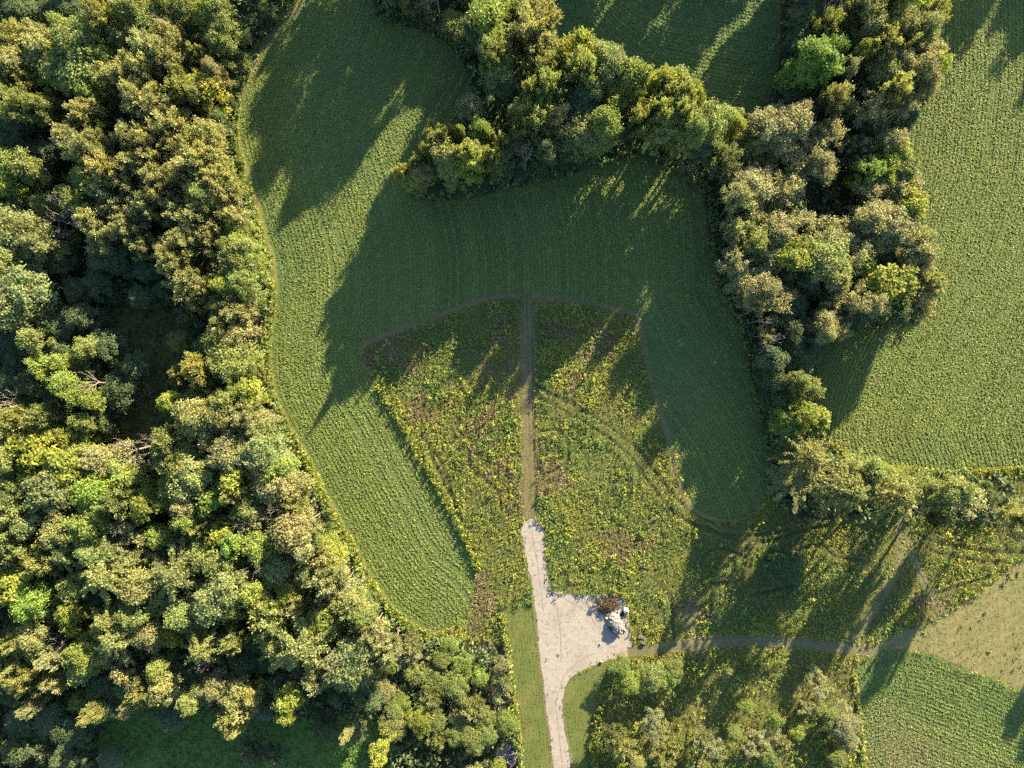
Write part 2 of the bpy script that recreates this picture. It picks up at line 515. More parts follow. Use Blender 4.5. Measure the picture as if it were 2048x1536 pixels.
M_MARGIN = ground_material('pale_margin_grass', (0.09, 0.10, 0.034), (0.145, 0.15, 0.052), (0.20, 0.195, 0.075), 0.3, 4.0, 0.05, patch=(0.08, 0.12, 0.03), patch_amt=(0.42, 0.58))
ribbon('field_margin', [(x - 5, y) for x, y in LEFT_EDGE[5:]] + [(880, 1265), (925, 1250), (950, 1215)], 0.8, 0.006, M_MARGIN, 0.15)
ribbon('field_margin', [(1636, 800), (1655, 876), (1720, 920), (1800, 935), (1900, 943), (2048, 935), (2300, 930)], 0.8, 0.010, M_MARGIN, 0.12)
ribbon('field_margin', [(1820, 222), (1813, 300), (1840, 420), (1868, 560), (1832, 652), (1690, 671)], 0.8, 0.010, M_MARGIN, 0.15)
ribbon('field_margin', [(1709, 1345), (1718, 1430), (1730, 1536), (1752, 1720)], 0.7, 0.010, M_MARGIN, 0.12)
ribbon('field_margin', [(1370, 985), (1398, 1026), (1445, 1040), (1502, 1030), (1538, 994)], 0.6, 0.016, M_MARGIN, 0.12)
sheet('bare_margin', [(572, 12), (598, 2), (588, 38), (548, 84), (512, 140), (497, 150), (515, 100), (545, 58)], 0.012, M_DIRT, jit=0.25)
ribbon('bare_verge', [(1060, 1150), (1067, 1205), (1078, 1310), (1091, 1420), (1103, 1520), (1124, 1750)], 0.42, 0.024, M_DIRT, 0.14)
ribbon('bare_verge', [(1126, 1400), (1129, 1450), (1141, 1520), (1156, 1750)], 0.3, 0.024, M_TRACK, 0.1)
M_RUT = ground_material('darker_gravel', (0.13, 0.115, 0.10), (0.20, 0.178, 0.155), (0.27, 0.245, 0.215), 0.8, 7.0, 0.03)
for rut in ([(1098, 1180), (1130, 1198), (1160, 1214), (1180, 1230), (1190, 1250)], [(1104, 1172), (1150, 1195), (1176, 1212), (1194, 1236)], [(1090, 1120), (1097, 1170), (1112, 1210), (1120, 1260), (1122, 1320)],
            [(1064, 1060), (1070, 1100), (1078, 1150), (1086, 1220)], [(1060, 1095), (1074, 1082), (1084, 1092)], [(1110, 1400), (1116, 1450), (1124, 1530), (1134, 1650)], [(1190, 1306), (1160, 1322), (1130, 1350), (1112, 1400)]):
    ribbon('tyre_mark', rut, 0.16, 0.0235, M_RUT, 0.06)

for off in (-7, 6):
    ribbon('wheel_rut', [(1055 + off, 600), (1055 + off, 760), (1057.5 + off, 900), (1061 + off, 1040)], 0.34, 0.0175, M_TRACK, 0.12)
VIEW = PA([(-90, -90), (2138, 1626)])
X0, X1 = VIEW[0, 0], VIEW[1, 0]
Y0, Y1 = VIEW[1, 1], VIEW[0, 1]
def scatter(density):
    n = int((X1 - X0) * (Y1 - Y0) * density)
    return np.c_[rng.uniform(X0, X1, n), rng.uniform(Y0, Y1, n)]

# ------------------------------------------------------------------ crop plants and weeds (uncountable)
def plants(mb, pts, size, height, col, nleaf, leaf, tilt=(0.15, 0.9), z0=0.02, long=0.55, var=0.22):
    """leafy rosettes: nleaf diamond leaves around a short stem for every point"""
    n = len(pts)
    for j in range(nleaf):
        a = rng.uniform(0, 2 * math.pi, n)
        r = size * rng.uniform(0.05, 0.5, n)
        zz = z0 + height * rng.uniform(0.35, 1.0, n) ** 0.8
        cen = np.c_[pts[:, 0] + r * np.cos(a), pts[:, 1] + r * np.sin(a), zz]
        L = size * leaf * rng.uniform(0.6, 1.2, n)
        th = rng.uniform(tilt[0], tilt[1], n)
        a2 = a + rng.normal(0, 0.5, n)
        u = np.c_[np.cos(a2) * np.cos(th), np.sin(a2) * np.cos(th), -np.sin(th) * rng.choice([-1, 1, 1], n)] * L[:, None]
        roll = rng.normal(0, 0.5, n)
        v = np.c_[-np.sin(a2) * np.cos(roll), np.cos(a2) * np.cos(roll), np.sin(roll)] * (L * long)[:, None]
        c = col * (1 + rng.normal(0, var, (n, 1))).clip(0.45, 1.7)
        mb.leaves(cen, u, v, c)

def ellipses(p, es):
    k = np.zeros(len(p))
    for (x, y, a, b, w) in es:
        c = P(x, y)
        r = np.hypot((p[:, 0] - c[0]) / (a * S), (p[:, 1] - c[1]) / (b * S))
        k = np.maximum(k, w * (1.25 - r).clip(0, 1))
    return k

def rowed(poly, ref, spacing, density, skip=(), jit=0.1, closed=False):
    p = scatter(density)
    p = p[inside(p, poly)]
    line = PA(smooth(ref, False, 4))
    d, q = line_dist(p, line, closed, True)
    row = np.round(d / spacing) * spacing
    k = d > 0.05
    dirn = (p - q) / np.maximum(d, 1e-6)[:, None]
    p2 = q + dirn * (row + rng.normal(0, jit, len(p)))[:, None]
    keep = k.copy()
    for s, w in skip:
        keep &= (np.abs(row - s) > w) | (rng.random(len(p)) < 0.25)
    p2, row = p2[keep], row[keep]
    ok = inside(p2, poly)
    return p2[ok], np.round(row[ok] / spacing).astype(int)

NA, NB, NC, ND, NE = Noise(9.0, 1), Noise(3.2, 2), Noise(22.0, 3), Noise(1.3, 4), Noise(5.5, 5)
CROP = np.array([0.094, 0.180, 0.063])
def crop(name, poly, ref, label, spacing=0.66, density=20.0, skip=(), tone=CROP, alt=np.array([0.170, 0.216, 0.053]), bias=0.0, size=0.26, height=0.08, jit=0.12, dry=(), var=0.10):
    p, d = rowed(poly, ref, spacing, density, skip, jit)
    edge = line_dist(p, poly, True)
    p, d = p[edge > 0.12], d[edge > 0.12]
    rt = np.random.default_rng(91)
    row_tone, row_high = rt.normal(1.0, 0.085, 400)[d % 400], rt.normal(1.0, 0.22, 400).clip(0.5, 1.6)[d % 400]
    m = (0.55 * NC(p) + 0.45 * NA(p) + bias).clip(0, 1)
    k = ((m - 0.28) / 0.4).clip(0, 1)[:, None]
    lowp = NE(p)
    col = (tone * (1 - k) + alt * k) * ((0.93 + 0.14 * ND(p)) * row_tone)[:, None]
    kd = ellipses(p, dry)[:, None] if dry else 0.0
    col = col * (1 - kd) + np.array([0.20, 0.195, 0.085]) * kd
    sz = size * rng.uniform(0.75, 1.25, len(p))
    ht = height * rng.uniform(0.7, 1.2, len(p)) * (0.85 + 0.3 * lowp) * row_high
    mb = MB()
    plants(mb, p, sz, ht, col, 4, 0.5, (0.0, 0.34), 0.01, 0.66, var)
    o = mb.build(name, M_CROP)
    tag(o, label, 'crop', kind='stuff')

crop('crop_plants', p_main, LEFT_EDGE, 'green leafy crop filling the long bent field in the middle', skip=((9.24, 0.2), (11.22, 0.2), (19.14, 0.2), (21.12, 0.2)), bias=0.17)
crop('crop_plants', p_up, [(1090, -140), (1100, 60), (1250, 190), (1400, 225), (1520, 245)], 'shaded crop in the small field at the top behind the central wood', bias=-0.15)
crop('crop_plants', p_right, [(1820, -200), (1815, 300), (1600, 800), (1630, 1000)], 'sunlit yellow-green crop in the field along the right edge', bias=0.28, alt=np.array([0.182, 0.220, 0.052]))
crop('crop_plants', p_low, ARC, 'bright green crop in the field at the lower right corner', bias=0.05, tone=np.array([0.130, 0.190, 0.054]), dry=((1810, 1525, 130, 90, 1.0), (1770, 1460, 45, 70, 0.8), (1930, 1590, 140, 70, 1.0)))

def off_sheets(p, pad=0.15):
    k = np.ones(len(p), bool)
    for poly in (p_main, p_up, p_right, p_low, p_tan, p_path, p_lw, p_le, p_gravel, p_pad, p_sw):
        k &= ~inside(p, poly)
    k &= ~(within(p, l_track, 0.72) | (within(p, l_track, 1.0) & (rng.random(len(p)) < 0.6)))
    k &= ~(within(p, l_rim, 0.32) & (rng.random(len(p)) < 0.93)) & ~(within(p, l_rim, 0.52) & (rng.random(len(p)) < 0.6))
    return k

# wheel lines pressed into the weeds, in photo pixels
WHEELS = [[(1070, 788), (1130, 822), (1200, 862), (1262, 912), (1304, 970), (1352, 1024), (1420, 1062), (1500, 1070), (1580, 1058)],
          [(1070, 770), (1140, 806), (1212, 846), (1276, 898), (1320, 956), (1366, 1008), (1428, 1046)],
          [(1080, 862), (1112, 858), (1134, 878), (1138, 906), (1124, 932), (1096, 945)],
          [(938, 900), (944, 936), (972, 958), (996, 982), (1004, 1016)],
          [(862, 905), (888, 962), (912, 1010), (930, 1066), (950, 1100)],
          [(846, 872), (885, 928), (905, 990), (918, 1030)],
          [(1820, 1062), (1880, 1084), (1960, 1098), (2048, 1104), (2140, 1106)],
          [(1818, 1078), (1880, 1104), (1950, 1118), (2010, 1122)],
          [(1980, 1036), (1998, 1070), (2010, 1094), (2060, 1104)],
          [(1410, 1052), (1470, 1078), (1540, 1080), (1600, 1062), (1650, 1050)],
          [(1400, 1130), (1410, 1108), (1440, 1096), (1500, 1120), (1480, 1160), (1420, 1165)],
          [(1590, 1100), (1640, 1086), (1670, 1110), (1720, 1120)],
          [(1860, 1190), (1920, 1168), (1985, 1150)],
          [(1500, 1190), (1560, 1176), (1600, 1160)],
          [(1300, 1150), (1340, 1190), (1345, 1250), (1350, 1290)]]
M_PRESS_SHADE = ground_material('pressed_weeds_shade', (0.035, 0.042, 0.016), (0.058, 0.066, 0.022), (0.085, 0.088, 0.032), 0.6, 4.0, 0.05, patch=(0.09, 0.085, 0.035))  # trampled weeds, colour darkened for the shadow of the weeds alongside
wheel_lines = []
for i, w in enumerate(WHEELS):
    ribbon('wheel_track_shade', w, 0.5, 0.006 + 0.0006 * i, M_PRESS_SHADE, 0.1)
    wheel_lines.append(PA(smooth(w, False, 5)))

BROWN = [(800, 690, 80, 50, 1), (770, 640, 60, 40, .7), (1000, 760, 60, 120, .75), (980, 860, 70, 60, .7), (1090, 930, 45, 70, .9), (1010, 930, 50, 60, .8), (1200, 690, 70, 60, .8), (1150, 770, 60, 50, .7),
         (850, 830, 60, 50, .8), (960, 1200, 40, 90, .9), (1250, 1100, 90, 60, .7), (1385, 1225, 40, 45, 1), (1020, 1000, 40, 70, .6), (1120, 660, 60, 40, .6), (1000, 1120, 50, 60, .5), (1880, 1210, 70, 40, .7)]
GREEN = [(910, 680, 80, 60, 1), (1210, 930, 100, 90, 1), (1300, 800, 60, 140, .8), (1115, 1120, 40, 90, .8), (1500, 1150, 200, 110, .7), (980, 1090, 60, 80, .5), (1130, 880, 80, 40, .6), (1650, 1150, 120, 80, .6), (850, 760, 70, 50, .6), (1420, 1400, 150, 80, .8)]
C_GOLD = np.array([0.285, 0.285, 0.046])
C_YG = np.array([0.222, 0.252, 0.044])
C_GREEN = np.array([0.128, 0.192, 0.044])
C_BROWN = np.array([0.195, 0.145, 0.082])
C_DRY = np.array([0.33, 0.285, 0.15])

def weed_colours(p):
    n = len(p)
    br, gr = ellipses(p, BROWN), ellipses(p, GREEN)
    na, nb, ne = NA(p), NB(p), NE(p)
    sb = br * 0.8 + (na - 0.5) * 0.6 + 0.02
    sg = gr * 0.8 + (ne - 0.5) * 0.6 + 0.28
    N1, N2, N3 = Noise(1.7, 21)(p), Noise(2.6, 22)(p), Noise(0.9, 23)(p)
    spread = lambda a, w: ((a - 0.5) * 1.5 + 0.5).clip(0, 1) * w + rng.random(n) * (1 - w)
    r = spread(N1, 0.62)
    col = np.tile(C_YG, (n, 1))
    pb = sb.clip(0.05, 0.85)
    col[r < pb] = C_BROWN
    dry = (r < pb * 0.3)
    col[dry] = C_DRY
    r2 = spread(N2, 0.6)
    kg = (r >= pb) & (r2 < (sg + 0.1).clip(0.1, 0.9))
    col[kg] = C_GREEN
    gold = (r >= pb) & ~kg & (spread(N3, 0.5) < 0.16 + 0.30 * (nb > 0.66))
    col[gold] = C_GOLD
    deep = gr > 0.55
    col[deep & (r2 < 0.7)] = C_GREEN * 1.15
    return col * (0.85 + 0.3 * ND(p))[:, None], pb

p = scatter(17.0)
p = p[off_sheets(p)]
p = p[~inside(p, pw_left) & ~inside(p, pw_mid) & ~inside(p, pw_low)]
rx, ry = p[:, 0] / S + 1024, 768 - p[:, 1] / S
far_top = ry < 560
p = p[~(far_top & (rx > 480) & (rx < 1600))]
dw = np.full(len(p), 9.0)
for w in wheel_lines: dw = np.minimum(dw, line_dist(p, w))
dworn = np.minimum(np.minimum(line_dist(p, l_wa), line_dist(p, l_wb)), np.minimum(line_dist(p, l_wc), line_dist(p, l_wd)))
keep = (rng.random(len(p)) < np.where(dworn < 0.25, 0.75, np.where(dworn < 0.8, 0.3, np.where(dworn < 1.9, 0.65, 1.0)))) & ((dw > 0.34) | (rng.random(len(p)) < 0.05))
p, dw, dworn = p[keep], dw[keep], dworn[keep]
col, pb = weed_colours(p)
sz = (0.15 + 0.26 * rng.random(len(p)) ** 2.2) * (0.8 + 0.5 * NB(p))
ht = (0.14 + 0.42 * NB(p) * NE(p) + 0.10 * rng.random(len(p))) * (1.15 - 0.5 * pb) + np.where((dw > 0.40) & (dw < 0.9), 0.24, 0.0)
ht = ht * np.where(dworn < 1.3, 0.4, 1.0)
mb = MB()
plants(mb, p, sz, ht, col, 4, 0.46, (0.05, 0.6), 0.02, 0.55, 0.12)
kc = (rng.random(len(p)) < 0.022) & (dw > 0.7) & (dworn > 1.5) & (NE(p) + 0.5 * NB(p) > 0.62)
pc = p[kc]
cc = np.array([C_YG, C_GOLD, C_GREEN])[rng.choice(3, len(pc), p=[0.45, 0.12, 0.43])] * (0.85 + 0.3 * ND(pc))[:, None]
plants(mb, pc, rng.uniform(0.5, 1.05, len(pc)), rng.uniform(0.45, 0.9, len(pc)), cc, 16, 0.22, (0.05, 0.9), 0.02, 0.55, 0.15)
tag(mb.build('meadow_weeds', M_WEED), 'goldenrod, green weeds and dry stems covering the rough meadow', 'weeds', kind='stuff')

# taller golden-green margin along the field edges
def margin(name, line, width, density, label, height=0.9, cols=(C_YG, C_GOLD, C_GREEN), probs=(0.5, 0.15, 0.35), size=0.55, off=0.0):
    L = PA(smooth(line, False, 6))
    seg = np.linalg.norm(np.diff(L, axis=0), axis=1)
    cum = np.r_[0, np.cumsum(seg)]
    n = int(cum[-1] * width * density)
    s = rng.uniform(0, cum[-1], n)
    i = np.clip(np.searchsorted(cum, s) - 1, 0, len(seg) - 1)
    t = (s - cum[i]) / seg[i]
    q = L[i] + (L[i + 1] - L[i]) * t[:, None]
    d = (L[i + 1] - L[i]) / seg[i][:, None]
    nr = np.c_[-d[:, 1], d[:, 0]]
    q = q + nr * (rng.normal(0, width / 3.0, n) + off)[:, None]
    k = off_sheets(q)
    q = q[k]
    c = np.array(cols)[rng.choice(len(cols), len(q), p=probs)]
    c = c * (0.8 + 0.4 * ND(q))[:, None]
    sz = size * rng.uniform(0.6, 1.3, len(q))
    mb = MB()
    plants(mb, q, sz, height * rng.uniform(0.5, 1.2, len(q)), c, 8, 0.38, (0.2, 1.2), 0.02, 0.45)
    tag(mb.build(name, M_WEED), label, 'weeds', kind='stuff')

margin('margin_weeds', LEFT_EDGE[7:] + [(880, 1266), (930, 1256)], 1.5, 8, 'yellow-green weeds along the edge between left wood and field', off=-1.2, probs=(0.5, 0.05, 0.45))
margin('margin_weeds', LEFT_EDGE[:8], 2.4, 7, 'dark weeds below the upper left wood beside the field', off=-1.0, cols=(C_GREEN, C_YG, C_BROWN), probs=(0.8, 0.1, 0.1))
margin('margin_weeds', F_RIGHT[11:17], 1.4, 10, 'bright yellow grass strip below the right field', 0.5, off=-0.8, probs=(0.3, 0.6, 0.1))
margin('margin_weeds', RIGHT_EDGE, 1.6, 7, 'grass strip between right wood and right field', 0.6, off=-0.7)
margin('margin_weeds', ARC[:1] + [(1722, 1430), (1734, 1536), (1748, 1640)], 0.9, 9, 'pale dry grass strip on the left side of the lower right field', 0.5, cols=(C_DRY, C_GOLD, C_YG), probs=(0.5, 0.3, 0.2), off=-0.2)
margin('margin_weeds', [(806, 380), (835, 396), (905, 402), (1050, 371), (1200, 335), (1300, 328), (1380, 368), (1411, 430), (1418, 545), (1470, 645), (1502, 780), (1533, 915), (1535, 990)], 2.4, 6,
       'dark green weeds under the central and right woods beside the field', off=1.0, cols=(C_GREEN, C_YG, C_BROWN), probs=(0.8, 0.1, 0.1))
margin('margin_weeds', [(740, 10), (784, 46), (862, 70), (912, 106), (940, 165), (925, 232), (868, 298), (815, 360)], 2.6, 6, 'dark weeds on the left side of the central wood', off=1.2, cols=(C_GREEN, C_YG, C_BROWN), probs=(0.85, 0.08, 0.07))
margin('margin_weeds', [(745, 775), (792, 846), (834, 920), (884, 1004), (925, 1080), (948, 1140)], 1.5, 9, 'tall yellow weeds along the left rim of the meadow', 0.85, off=0.8, probs=(0.55, 0.12, 0.33))
margin('margin_weeds', [(1013, 1222), (1017, 1260), (1028, 1340), (1041, 1450), (1050, 1536), (1060, 1640)], 1.1, 9, 'bright leafy strip along the left side of the mown lawn', 1.0, off=-0.7, probs=(0.55, 0.15, 0.3))
margin('margin_weeds', [(1218, 1322), (1202, 1388), (1186, 1450), (1180, 1536), (1174, 1640)], 1.2, 9, 'leafy weeds along the right side of the small lawn', 1.1, off=0.7, cols=(C_GREEN, C_YG, C_GOLD), probs=(0.55, 0.3, 0.15))

# undergrowth of the woods: low leafy thicket between the trees
def thicket(name, poly, density, label, cols, probs, size=(0.8, 1.9), height=(0.6, 2.2), avoid=(), nleaf=12, keepfn=None):
    q = scatter(density)
    q = q[inside(q, poly)]
    for a in avoid: q = q[~inside(q, a)]
    if keepfn is not None: q = q[keepfn(q)]
    q = q[off_sheets(q)]
    c = np.array(cols)[rng.choice(len(cols), len(q), p=probs)] * (0.7 + 0.6 * NB(q))[:, None]
    sz = rng.uniform(*size, len(q)) * (0.6 + 0.8 * NA(q))
    ht = rng.uniform(*height, len(q)) * (0.5 + 1.0 * NA(q))
    mb = MB()
    plants(mb, q, sz, ht, c, nleaf, 0.24, (0.1, 1.1), 0.05, 0.5, 0.3)
    tag(mb.build(name, M_WEED), label, 'undergrowth', kind='stuff')

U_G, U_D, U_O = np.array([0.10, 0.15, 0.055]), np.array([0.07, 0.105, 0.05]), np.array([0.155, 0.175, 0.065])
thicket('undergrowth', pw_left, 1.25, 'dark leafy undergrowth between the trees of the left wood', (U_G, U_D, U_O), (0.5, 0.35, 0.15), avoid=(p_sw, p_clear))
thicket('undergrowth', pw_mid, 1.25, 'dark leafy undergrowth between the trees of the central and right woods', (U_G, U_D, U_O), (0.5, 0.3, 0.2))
thicket('undergrowth', p_clear, 4.5, 'low dark weeds in the shaded clearing of the left wood', (U_G, U_D, C_BROWN * 0.6), (0.5, 0.3, 0.2), (0.3, 0.8), (0.15, 0.5), nleaf=8)
thicket('rank_weeds', pw_low, 3.4, 'rank green weeds below the grass track, lower right', (C_GREEN, C_YG, C_GOLD), (0.50, 0.40, 0.10), (0.45, 0.95), (0.3, 0.9), nleaf=10)

q = scatter(4.5)
q = q[inside(q, p_sw)]
mb = MB()
plants(mb, q, rng.uniform(0.35, 0.6, len(q)), rng.uniform(0.1, 0.25, len(q)), np.array([0.105, 0.185, 0.040]) * (0.75 + 0.5 * NB(q))[:, None], 5, 0.42, (0.1, 0.8), 0.01, 0.5)
tag(mb.build('clearing_grass', M_WEED), 'short green grass in the shaded clearing at the bottom left', 'grass', kind='stuff')
q = scatter(5.0)
q = q[inside(q, p_tan)]
mb = MB()
plants(mb, q, rng.uniform(0.14, 0.30, len(q)), rng.uniform(0.03, 0.08, len(q)), np.array([0.175, 0.158, 0.07]) * (0.75 + 0.5 * NB(q))[:, None], 4, 0.4, (0.1, 0.8), 0.01, 0.4)
q2 = q[rng.random(len(q)) < 0.010 * (NA(q) > 0.5) + 0.001]
plants(mb, q2, rng.uniform(0.4, 0.8, len(q2)), rng.uniform(0.15, 0.3, len(q2)), np.tile(C_GREEN * 0.9, (len(q2), 1)), 8, 0.36)
tag(mb.build('stubble_grass', M_WEED), 'dry cut grass with odd green tufts in the tan field at the right', 'grass', kind='stuff')
q = scatter(7.0)
q = q[inside(q, p_path) | inside(q, p_lw) | inside(q, p_le) | (within(q, l_track, 0.8) & ~within(q, l_track, 0.28) & (rng.random(len(q)) < 0.35)) | within(q, l_track, 0.22)]
mb = MB()
plants(mb, q, rng.uniform(0.12, 0.24, len(q)), rng.uniform(0.012, 0.035, len(q)), np.array([0.112, 0.130, 0.036]) * (0.8 + 0.4 * ND(q))[:, None], 4, 0.4, (0.1, 0.8), 0.02, 0.4)
tag(mb.build('mown_grass', M_WEED), 'short mown grass on the lawns and the grass path', 'grass', kind='stuff')
# weeds creeping onto the gravel
q = scatter(2.2)
q = q[inside(q, p_gravel)]
eg = line_dist(q, p_gravel, True)
q = q[rng.random(len(q)) < np.where(eg < 0.45, 0.9, np.where(eg < 1.5, 0.30 * (NB(q) > 0.4) + 0.05, 0.10 * (NB(q) > 0.62) + 0.012))]
mb = MB()
plants(mb, q, rng.uniform(0.12, 0.34, len(q)), rng.uniform(0.03, 0.16, len(q)), np.array([0.12, 0.12, 0.045]) * (0.6 + 0.8 * ND(q))[:, None], 5, 0.4, (0.1, 0.9), 0.02, 0.4)
tag(mb.build('gravel_weeds', M_WEED), 'thin weeds creeping over the edge of the pale gravel', 'weeds', kind='stuff')

# ------------------------------------------------------------------ tree prototypes (12 m tall, crown about 6.5 m wide)
H0, D0 = 12.0, 6.5
def unit(n):
    v = rng.normal(0, 1, (n, 3))
    return v / np.linalg.norm(v, axis=1, keepdims=True)

def rand_leaves(mb, cen, size, col, long=0.62, outward=None, up=0.5):
    n = len(cen)
    nrm = unit(n)
    nrm[:, 2] = np.abs(nrm[:, 2]) * 0.8 + up * 0.6
    if outward is not None: nrm += outward * 0.7
    nrm /= np.linalg.norm(nrm, axis=1, keepdims=True)
    r = unit(n)
    u = np.cross(nrm, r)
    u /= np.linalg.norm(u, axis=1, keepdims=True)
    v = np.cross(nrm, u)
    s = size * rng.uniform(0.65, 1.3, n)
    mb.leaves(cen, u * s[:, None], v * (s * long)[:, None], col)

def limb(mb, a, b, r0, r1, bend=0.12, n=4, sides=5):
    a, b = np.asarray(a, float), np.asarray(b, float)
    L = np.linalg.norm(b - a)
    off = rng.normal(0, bend * L, 3)
    pts = [a + (b - a) * t + off * math.sin(math.pi * t) for t in np.linspace(0, 1, n)]
    mb.tube(pts, np.linspace(r0, r1, n), sides)
    return pts

def make_rounded(leaf=0.15, nl=(14, 21), per=40, flat=0.85, spread=0.62, tall=0.40, gap=0.0):
    cr, tr = MB(), MB()
    R = D0 / 2
    top = H0 * (0.5 + 0.06 * rng.random())
    trunk = limb(tr, (0, 0, 0), (rng.normal(0, .3), rng.normal(0, .3), H0 * 0.72), 0.24, 0.08, 0.02, 6, 7)
    nlobe = rng.integers(*nl)
    lobes = []
    for i in range(nlobe):
        a = 2 * math.pi * (i * 0.618 + rng.normal(0, 0.04))
        rr = R * spread * math.sqrt((i + 0.3) / nlobe) * rng.uniform(0.85, 1.25)
        z = H0 * (0.84 - tall * (rr / R) ** 2 * rng.uniform(0.5, 1.5)) + rng.normal(0, 0.45)
        rad = R * rng.uniform(0.22, 0.42)
        c = np.array([rr * math.cos(a), rr * math.sin(a), z])
        lobes.append((c, rad))
        s = trunk[min(5, 2 + int(3 * rng.random()))]
        limb(tr, s, c, 0.09, 0.025, 0.08, 4, 4)
    for i in range(8):     # skirt lobes lower down
        a = 2 * math.pi * i / 8 + rng.normal(0, 0.3)
        rr = R * rng.uniform(0.4, 0.78)
        lobes.append((np.array([rr * math.cos(a), rr * math.sin(a), H0 * rng.uniform(0.16, 0.55)]), R * rng.uniform(0.27, 0.42)))
    for c, rad in lobes:
        ns = 11
        d = unit(ns)
        d[:, 2] = np.where(d[:, 2] < -0.35, -d[:, 2], d[:, 2])
        sub = c + d * rad * rng.uniform(0.6, 1.05, (ns, 1)) * np.array([1, 1, flat])
        for k in range(ns):
            m = int(per * rng.uniform(0.5, 1.4) * (1.0 if c[2] > 0.5 * H0 else 0.55))
            if rng.random() < gap: continue
            q = unit(m)
            cen = sub[k] + q * rad * 0.68 * rng.uniform(0.25, 1.0, (m, 1))
            tone = rng.normal(1.0, 0.09)
            hue = rng.normal(0, 0.06)
            col = np.array([tone * (1 + hue), tone, tone * (1 - hue)]) * (1 + rng.normal(0, 0.11, (m, 1))).clip(0.5, 1.6)
            rand_leaves(cr, cen, leaf, col, outward=(q + d[k]) * 0.5)
    return tr, cr

def make_feathery(leaf=0.18):
    """upswept plumes of narrow leaves, willow fashion"""
    cr, tr = MB(), MB()
    R = D0 / 2
    trunk = limb(tr, (0, 0, 0), (rng.normal(0, .4), rng.normal(0, .4), H0 * 0.7), 0.22, 0.07, 0.03, 6, 7)
    nb = rng.integers(17, 23)
    for i in range(nb):
        a = 2 * math.pi * (i * 0.618) + rng.normal(0, 0.2)
        f = math.sqrt((i + 0.4) / nb)
        rr = R * f * rng.uniform(0.75, 1.05)
        s = trunk[rng.integers(2, 6)]
        zt = H0 * (0.98 - 0.36 * f ** 2 * rng.uniform(0.5, 1.4))
        e = np.array([rr * math.cos(a), rr * math.sin(a), zt + rng.normal(0, 0.35)])
        mid = s + (e - s) * 0.55 + np.array([rr * .12 * math.cos(a), rr * .12 * math.sin(a), -0.5])
        tr.tube([s, mid, e], [0.07, 0.04, 0.012], 4)
        nseg = 9
        for k in range(nseg):
            t = 0.42 + 0.6 * k / (nseg - 1)
            c0 = (1 - t) ** 2 * s + 2 * t * (1 - t) * mid + t * t * e
            dirv = e - mid
            dirv = dirv / np.linalg.norm(dirv)
            m = int(rng.integers(34, 50))
            w = R * 0.21 * (1.25 - 0.62 * (t - 0.42) / 0.6)
            q = rng.normal(0, 0.5, (m, 3))
            cen = c0 + q * w
            tone = rng.normal(1.0, 0.14)
            col = np.array([tone, tone, tone]) * (1 + rng.normal(0, 0.12, (m, 1))).clip(0.5, 1.6)
            u = dirv + q * 0.6 + rng.normal(0, 0.28, (m, 3))
            u /= np.linalg.norm(u, axis=1, keepdims=True)
            nn = unit(m) * 0.7 + q * 0.8 + np.array([math.cos(a) * f, math.sin(a) * f, 0.35])
            v = np.cross(u, nn)
            v /= np.linalg.norm(v, axis=1, keepdims=True)
            sz = leaf * rng.uniform(0.7, 1.5, m)
            cr.leaves(cen, u * sz[:, None], v * (sz * 0.38)[:, None], col)
    return tr, cr

def make_star(leaf=0.17):
    """long arching boughs radiating from a pointed top"""
    cr, tr = MB(), MB()
    R = D0 / 2 * 1.15
    tr.tube([(0, 0, 0), (0.05, 0, H0 * .5), (0, 0.05, H0 * 0.97)], [0.22, 0.14, 0.02], 7)
    for tier, (zf, rf, nb) in enumerate(((0.95, 0.42, 6), (0.86, 0.72, 8), (0.74, 0.95, 9), (0.60, 1.05, 9), (0.46, 1.0, 8))):
        for i in range(nb):
            a = 2 * math.pi * (i + 0.5 * (tier % 2)) / nb + rng.normal(0, 0.18)
            L = R * rf * rng.uniform(0.75, 1.2)
            s = np.array([0, 0, H0 * zf])
            e = np.array([L * math.cos(a), L * math.sin(a), H0 * (zf - 0.05) - L * 0.16 * rng.uniform(0.2, 1.4)])
            mid = (s + e) / 2 + np.array([0, 0, L * 0.16])
            side = np.array([-math.sin(a), math.cos(a), 0])
            swing = rng.normal(0, 0.18) * L
            tr.tube([s, mid, e + side * swing], [0.05, 0.03, 0.01], 4)
            ns = 8
            for k in range(ns):
                t = 0.12 + 0.9 * k / (ns - 1)
                c0 = (1 - t) ** 2 * s + 2 * t * (1 - t) * mid + t * t * (e + side * swing)
                m = int(rng.integers(28, 40))
                w = 0.34 * (1.25 - 0.6 * t)
                q = rng.normal(0, 0.55, (m, 3)) * np.array([1, 1, 0.6])
                cen = c0 + q * w
                tone = rng.normal(1.0, 0.14)
                col = np.array([tone, tone, tone]) * (1 + rng.normal(0, 0.12, (m, 1))).clip(0.5, 1.6)
                rand_leaves(cr, cen, leaf, col, 0.45, up=0.8)
    return tr, cr

def grow(mb, p, d, L, r, depth, maxd, tips, spread=0.55, kids=(2, 4), upb=0.25):
    e = p + d * L
    bend = p + d * L * 0.5 + rng.normal(0, 0.06 * L, 3)
    mb.tube([p, bend, e], [r, r * 0.8, r * 0.6], 5 if depth < 2 else 4)
    tips.append((e, depth, d))
    if depth >= maxd: return
    for k in range(rng.integers(*kids) + (1 if depth == 0 else 0)):
        nd = d + rng.normal(0, spread, 3)
        nd[2] += upb * rng.random()
        nd /= np.linalg.norm(nd)
        st = p + (e - p) * rng.uniform(0.55, 1.0) if k else e
        grow(mb, st, nd, L * rng.uniform(0.55, 0.8), r * 0.56, depth + 1, maxd, tips, spread, kids, upb)

